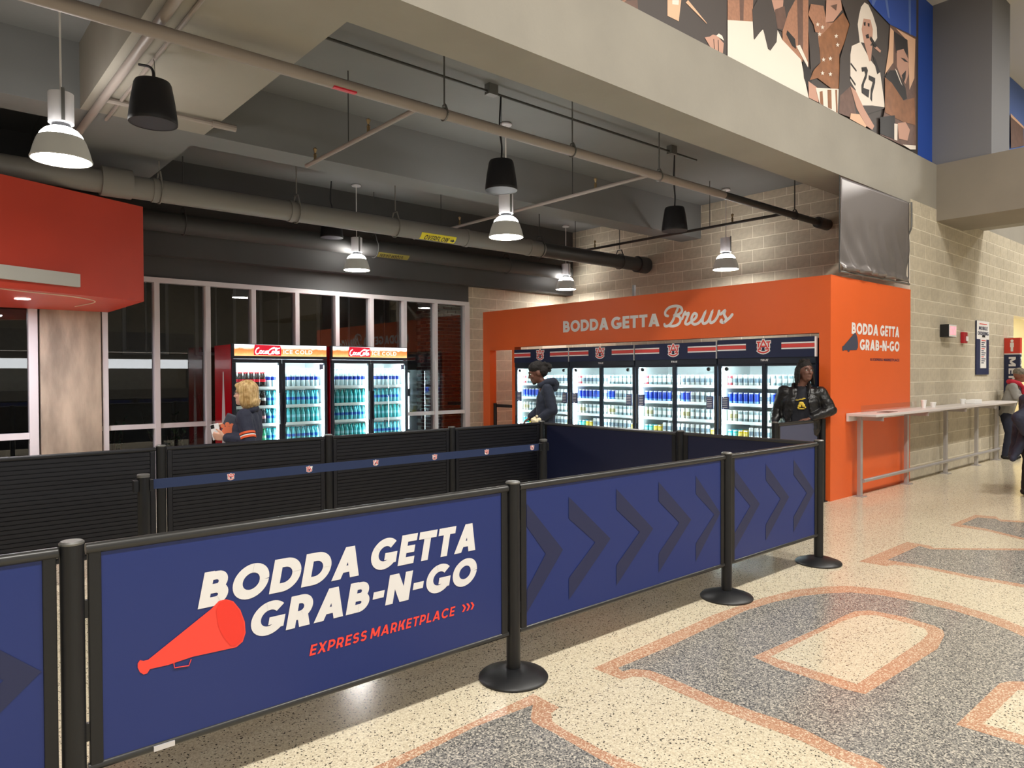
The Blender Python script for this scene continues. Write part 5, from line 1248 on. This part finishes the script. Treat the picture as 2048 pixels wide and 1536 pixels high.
ph.rotation_euler = (math.radians(8), math.radians(14), wo.rotation_euler.z)
MB().box(-.040, .040, -.005, .005, 0, .15).build('case', m_white, ph, bevel=.004, local=True)
MB().box(.002, .036, .005, .008, .108, .144).build('camera_bump', m_black, ph, bevel=.002, local=True)
tg = thing('tote_bag', 'dark folded bag with orange paw print under the woman\'s arm', 'bag', world_of(wo, (.115, .085, 1.0)), wo.rotation_euler.z)
tg.rotation_euler = (0, math.radians(-22), wo.rotation_euler.z)
m_bag = mat('bag_slate', srgb(70, 74, 88), .7)
MB().box(-.10, .10, -.018, .018, -.03, .19).build('bag_body', m_bag, tg, bevel=.012, local=True)
pw = MB()
for c_, r_ in (((.03, .025), .052), ((-.03, .072), .022), ((.01, .092), .024), ((.055, .09), .022), ((.09, .06), .020)):
    pw.poly([(c_[0] - r_ * math.cos(a), .0195, c_[1] + r_ * math.sin(a)) for a in [i * PI / 10 for i in range(20)]][::-1])
pw.build('paw_print', mat('paw_orange', srgb(240, 130, 92), .6), tg, local=True)
MB().add([(-.09, .0195, .13), (-.01, .0195, .12), (-.02, .0195, .175), (-.09, .0195, .17)], [(3, 2, 1, 0)]).build('white_patch', m_white, tg, local=True)
MB().add([(-.075, .0205, .135), (-.03, .0205, .13), (-.035, .0205, .168), (-.075, .0205, .165)], [(3, 2, 1, 0)]).build('red_patch', m_fire, tg, local=True)

# --- man in the navy hoodie in front of the beer coolers
Jh = dict(pelvis=V3(-.02, 0, .90), chest=V3(-.03, 0, 1.22), neck=V3(.0, 0, 1.425), head=V3(.085, 0, 1.575), shl=V3(-.035, .18, 1.37), shr=V3(-.02, -.18, 1.37), ell=V3(-.10, .24, 1.10), elr=V3(.02, -.23, 1.10), wrl=V3(.06, .20, .985), wrr=V3(.18, -.12, .98),
          knl=V3(.03, .10, .50), knr=V3(.0, -.10, .50), anl=V3(0, .10, .08), anr=V3(-.04, -.10, .08))
ho, P, R, tp = figure('man with tied-back hair in a navy hoodie looking down', (6.33, 6.70, 0), math.radians(140), Jh, skin('skin_brown', 104, 66, 52), m_hood, m_blkc, hpitch=math.radians(18), hands={'l': ((.8, -.1, -.5), (0, -1, 0), (.3, 0, 1), .6), 'r': ((.7, .5, -.4), (0, .5, -1), (.3, .6, .4), .6)}, k=1.10, torso=1.02, sleeve=.062, topname='hoodie')
hh = MB()
for c_, r_ in (((-.015, 0, .062), (.112, .096, .088)), ((-.065, 0, .01), (.078, .090, .090))): hh.ball(P(*c_), Vector(r_), 18, 12, rot=R)
for i in range(26):
    a = random.uniform(0, 2 * PI); hh.ball(P(-.135 + .040 * math.cos(a), .05 * math.sin(a) * random.uniform(.2, 1), .03 + random.uniform(-.055, .055)), .026, 8, 6)
for i in range(40): hh.ball(P(random.uniform(-.09, .06), random.uniform(-.075, .075), .105 + random.uniform(-.03, .012)), .017, 7, 5)
remeshed(hh, 'hair', .008, 2, mat('dark_hair', srgb(24, 19, 17), .8, bump=.6, bscale=80), ho, wrinkle=.012, wscale=.025)
hd_ = MB(); nk = Jh['neck']; limb(hd_, [nk + V3(.05, -.085, -.01), nk + V3(-.04, -.10, .03), nk + V3(-.12, -.05, .035), nk + V3(-.14, 0, .0), nk + V3(-.12, .05, .035), nk + V3(-.04, .10, .03), nk + V3(.05, .085, -.01)], [.035, .045, .055, .07, .055, .045, .035]); limb(hd_, [nk + V3(-.13, -.03, -.05), nk + V3(-.14, .03, -.05)], [.05, .05])
remeshed(hd_, 'hood', .01, 3, m_hood, ho, wrinkle=.02)
bd_ = MB(); limb(bd_, [P(.075, 0, -.108), P(.06, .02, -.112), P(.06, -.02, -.112)], [.018, .014, .014]); remeshed(bd_, 'beard', .006, 2, MATS['dark_hair'], ho)
nb = MB()
for i in range(14): nb.ball(V3(random.uniform(-.045, .045), random.uniform(-.03, .03), random.uniform(-.03, .035)), random.uniform(.018, .03), 8, 6)
npk = remeshed(nb, 'paper_napkin', .006, 1, mat('napkin_cream', srgb(238, 226, 190), .8), None)
npk.location = world_of(ho, (.10, .24, .99)); tag(npk, 'crumpled cream napkin in the hand of the man in the hoodie', 'napkin')

# --- man in the black leather jacket leaning behind the grey panel
Jl = dict(pelvis=V3(-.0, 0, .90), chest=V3(-.0, 0, 1.20), neck=V3(-.01, 0, 1.405), head=V3(.02, .045, 1.580), shl=V3(-.01, .21, 1.315), shr=V3(-.01, -.195, 1.325), ell=V3(.03, .33, 1.115), elr=V3(-.03, -.275, 1.10), wrl=V3(.16, .10, 1.015), wrr=V3(.12, -.30, .955),
          knl=V3(.03, .10, .50), knr=V3(.03, -.10, .50), anl=V3(0, .10, .08), anr=V3(0, -.10, .08))
m_tee = mat('black_tee', srgb(22, 24, 34), .8)
le, P, R, tp = figure('man with locs in a black leather jacket leaning beside the kiosk pillar', (8.33, 4.235, 0), math.radians(205), Jl, skin('skin_deep', 112, 76, 64), m_tee, m_blkc, hyaw=math.radians(34), hpitch=math.radians(-4), hands={'l': ((.35, -.9, -.15), (0, 0, -1), (1, 0, .2), .25), 'r': ((.6, .1, -.7), (0, 1, 0), (.5, 0, .5), .5)}, k=1.03, sleeve=.050, torso=.93, topname='tee_shirt', wr=.006)
jk = MB(); c, pv, nk = Jl['chest'], Jl['pelvis'], Jl['neck']
for S in (1, -1): limb(jk, [pv + V3(0, S * .085, -.02), (pv + c) / 2 + V3(0, S * .085, 0), c + V3(0, S * .090, 0), c + V3(-.01, S * .085, .10)], [.140, .138, .140, .105])
limb(jk, [c + V3(-.03, 0, .12), nk - V3(.03, 0, .02)], [.10, .085])
for s, S in (('l', 1), ('r', -1)): limb(jk, [c + V3(-.01, S * .11, .085), Jl['sh' + s], Jl['el' + s], Jl['wr' + s] + (Jl['el' + s] - Jl['wr' + s]).normalized() * .05], [.098, .088, .070, .052])
m_lea = mat('black_leather', srgb(22, 21, 23), .34, bump=.4, bscale=30)
def opening(p): return p.x > .02 and abs(p.y - .015) < .055 + max(0, 1.33 - p.z) * .22 * (1 if p.y < 0 else .65) and p.z < 1.42 and abs(p.y) < .17 and p.z > .86
remeshed(jk, 'leather_jacket', .009, 4, m_lea, le, wrinkle=.016, wscale=.05, cut=opening, solid=.010)
cl = MB()
for S in (1, -1): limb(cl, [nk + V3(-.07, S * .03, .02), nk + V3(-.01, S * .088, .015), nk + V3(.075, S * .095, -.055), nk + V3(.115, S * .085, -.12)], [.026, .026, .022, .014])
remeshed(cl, 'collar', .008, 2, m_lea, le)
lo = MB()
for c_, r_ in (((-.020, 0, .060), (.100, .088, .082)), ((-.055, 0, .0), (.068, .084, .085))): lo.ball(P(*c_), Vector(r_), 16, 10, rot=R)
for i in range(34):
    a = math.radians(random.uniform(75, 285)); rr = random.uniform(.075, .09); x_, y_ = rr * math.cos(a) * 1.0 - .015, rr * math.sin(a)
    ln = random.uniform(.08, .17); limb(lo, [P(x_ * .7, y_ * .8, .085), P(x_ * 1.12, y_ * 1.12, .03), P(x_ * 1.2 + random.uniform(-.01, .01), y_ * 1.2, -ln * .55), P(x_ * 1.15, y_ * 1.25, -ln)], [.013, .013, .012, .008])
for i in range(10):
    y_ = random.uniform(-.07, .07); lo.ball(P(random.uniform(-.06, .03), y_, .128 + random.uniform(-.01, .01)), .022, 8, 6)
remeshed(lo, 'hair', .007, 1, MATS['dark_hair'], le, wrinkle=.008, wscale=.02)
pt = MB(); tf = .118
for cy, cz, ry, rz_ in ((.0, 1.245, .030, .006), (.03, 1.255, .020, .008), (-.045, 1.235, .022, .006), (.0, 1.195, .030, .022), (-.020, 1.165, .020, .020), (.025, 1.170, .018, .022), (.0, 1.13, .042, .007), (-.035, 1.145, .010, .012), (.045, 1.148, .010, .012)):
    pt.ball((.125, cy + .005, cz), (.010, ry, rz_), 12, 6)
pt.build('shirt_print', mat('gold_print', srgb(226, 196, 70), .6), le, smooth=True, local=True)

# --- man with a cap leaning on the far end of the counter
Jc = dict(pelvis=V3(-.10, 0, .88), chest=V3(.0, 0, 1.17), neck=V3(.04, 0, 1.36), head=V3(.10, .0, 1.50), shl=V3(.0, .19, 1.30), shr=V3(.0, -.19, 1.30), ell=V3(.06, .26, 1.10), elr=V3(.05, -.26, 1.12), wrl=V3(.25, .14, 1.10), wrr=V3(.26, -.10, 1.12),
          knl=V3(.0, .10, .48), knr=V3(-.04, -.10, .48), anl=V3(-.06, .10, .08), anr=V3(-.10, -.10, .08))
m_greyj = mat('grey_jacket', srgb(140, 138, 134), .8); m_rhood = mat('red_hood', srgb(196, 38, 62), .8)
ca, P, R, tp = figure('man in a patterned cap, grey jacket and red hood at the counter end', (15.10, 3.735, 0), math.radians(-75), Jc, skin('skin_brown2', 132, 84, 66), m_greyj, m_jean, hyaw=math.radians(38), hpitch=math.radians(8), hands={'l': ((.8, -.5, 0), (0, 0, -1), (.3, -.6, .3), .5), 'r': ((.8, .5, 0), (0, 0, -1), (.3, .6, .3), .5)}, voxel=.008)
rh = MB(); nk = Jc['neck']; limb(rh, [nk + V3(.10, -.04, -.06), nk + V3(.05, -.085, .0), nk + V3(-.05, -.08, .03), nk + V3(-.09, 0, .03), nk + V3(-.05, .08, .03), nk + V3(.05, .085, .0), nk + V3(.10, .04, -.06)], [.03, .038, .045, .05, .045, .038, .03])
limb(rh, [nk + V3(.10, -.02, -.08), nk + V3(.12, 0, -.20)], [.028, .03]); limb(rh, [nk + V3(.10, .02, -.08), nk + V3(.12, 0, -.20)], [.028, .03]); remeshed(rh, 'red_hood', .01, 3, m_rhood, ca)
cp = MB(); cp.ball(P(-.01, 0, .055), (.110, .092, .085), 20, 10, rot=R); limb(cp, [P(.06, -.05, .055), P(.15, 0, .052), P(.06, .05, .055)], [.010, .010, .010]); limb(cp, [P(.06, 0, .055), P(.14, 0, .055)], [.014, .010])
remeshed(cp, 'cap', .007, 2, mat('patterned_cap', srgb(120, 112, 100), .8, noise=.6, nscale=30), ca)

# --- person in a long navy coat at the right edge of the picture
Jr = dict(pelvis=V3(-.02, 0, .84), chest=V3(.07, 0, 1.08), neck=V3(.17, 0, 1.27), head=V3(.27, 0, 1.38), shl=V3(.06, .19, 1.21), shr=V3(.06, -.19, 1.21), ell=V3(.12, .25, .96), elr=V3(-.295, -.20, 1.00), wrl=V3(.28, .16, .83), wrr=V3(-.20, -.20, .815),
          knl=V3(.06, .10, .46), knr=V3(-.03, -.10, .46), anl=V3(.02, .10, .08), anr=V3(-.06, -.10, .08))
ri, P, R, tp = figure('person in a long navy coat and orange shirt at the right edge', (10.74, 2.46, 0), math.radians(-41), Jr, skin('skin_tan', 190, 132, 104), m_navyc, m_blkc, hpitch=math.radians(20), hands={'l': ((.8, 0, -.4), (0, -1, 0), (.3, 0, 1), .5), 'r': ((.35, -.05, -.9), (.2, .9, 0), (1, 0, .2), .35)}, sleeve=.075, torso=1.08)
ct_ = MB(); limb(ct_, [V3(-.04, -.06, .92), V3(-.19, -.08, .66), V3(-.29, -.09, .49)], [.11, .06, .035]); limb(ct_, [V3(-.04, .08, .92), V3(-.12, .08, .66), V3(-.20, .06, .50)], [.11, .07, .04]); limb(ct_, [V3(-.28, -.09, .51), V3(-.20, .06, .52)], [.035, .04])
remeshed(ct_, 'coat_tail', .012, 4, m_navyc, ri, wrinkle=.03, wscale=.1)
os_ = MB(); limb(os_, [V3(.14, -.02, 1.16), V3(.15, -.05, 1.02), V3(.05, -.08, .86)], [.09, .12, .12]); remeshed(os_, 'orange_shirt', .01, 4, m_or, ri, wrinkle=.01)
hr_ = MB(); hr_.ball(P(-.02, 0, .04), (.105, .09, .10), 16, 10, rot=R); remeshed(hr_, 'hair', .01, 3, MATS['dark_hair'], ri)
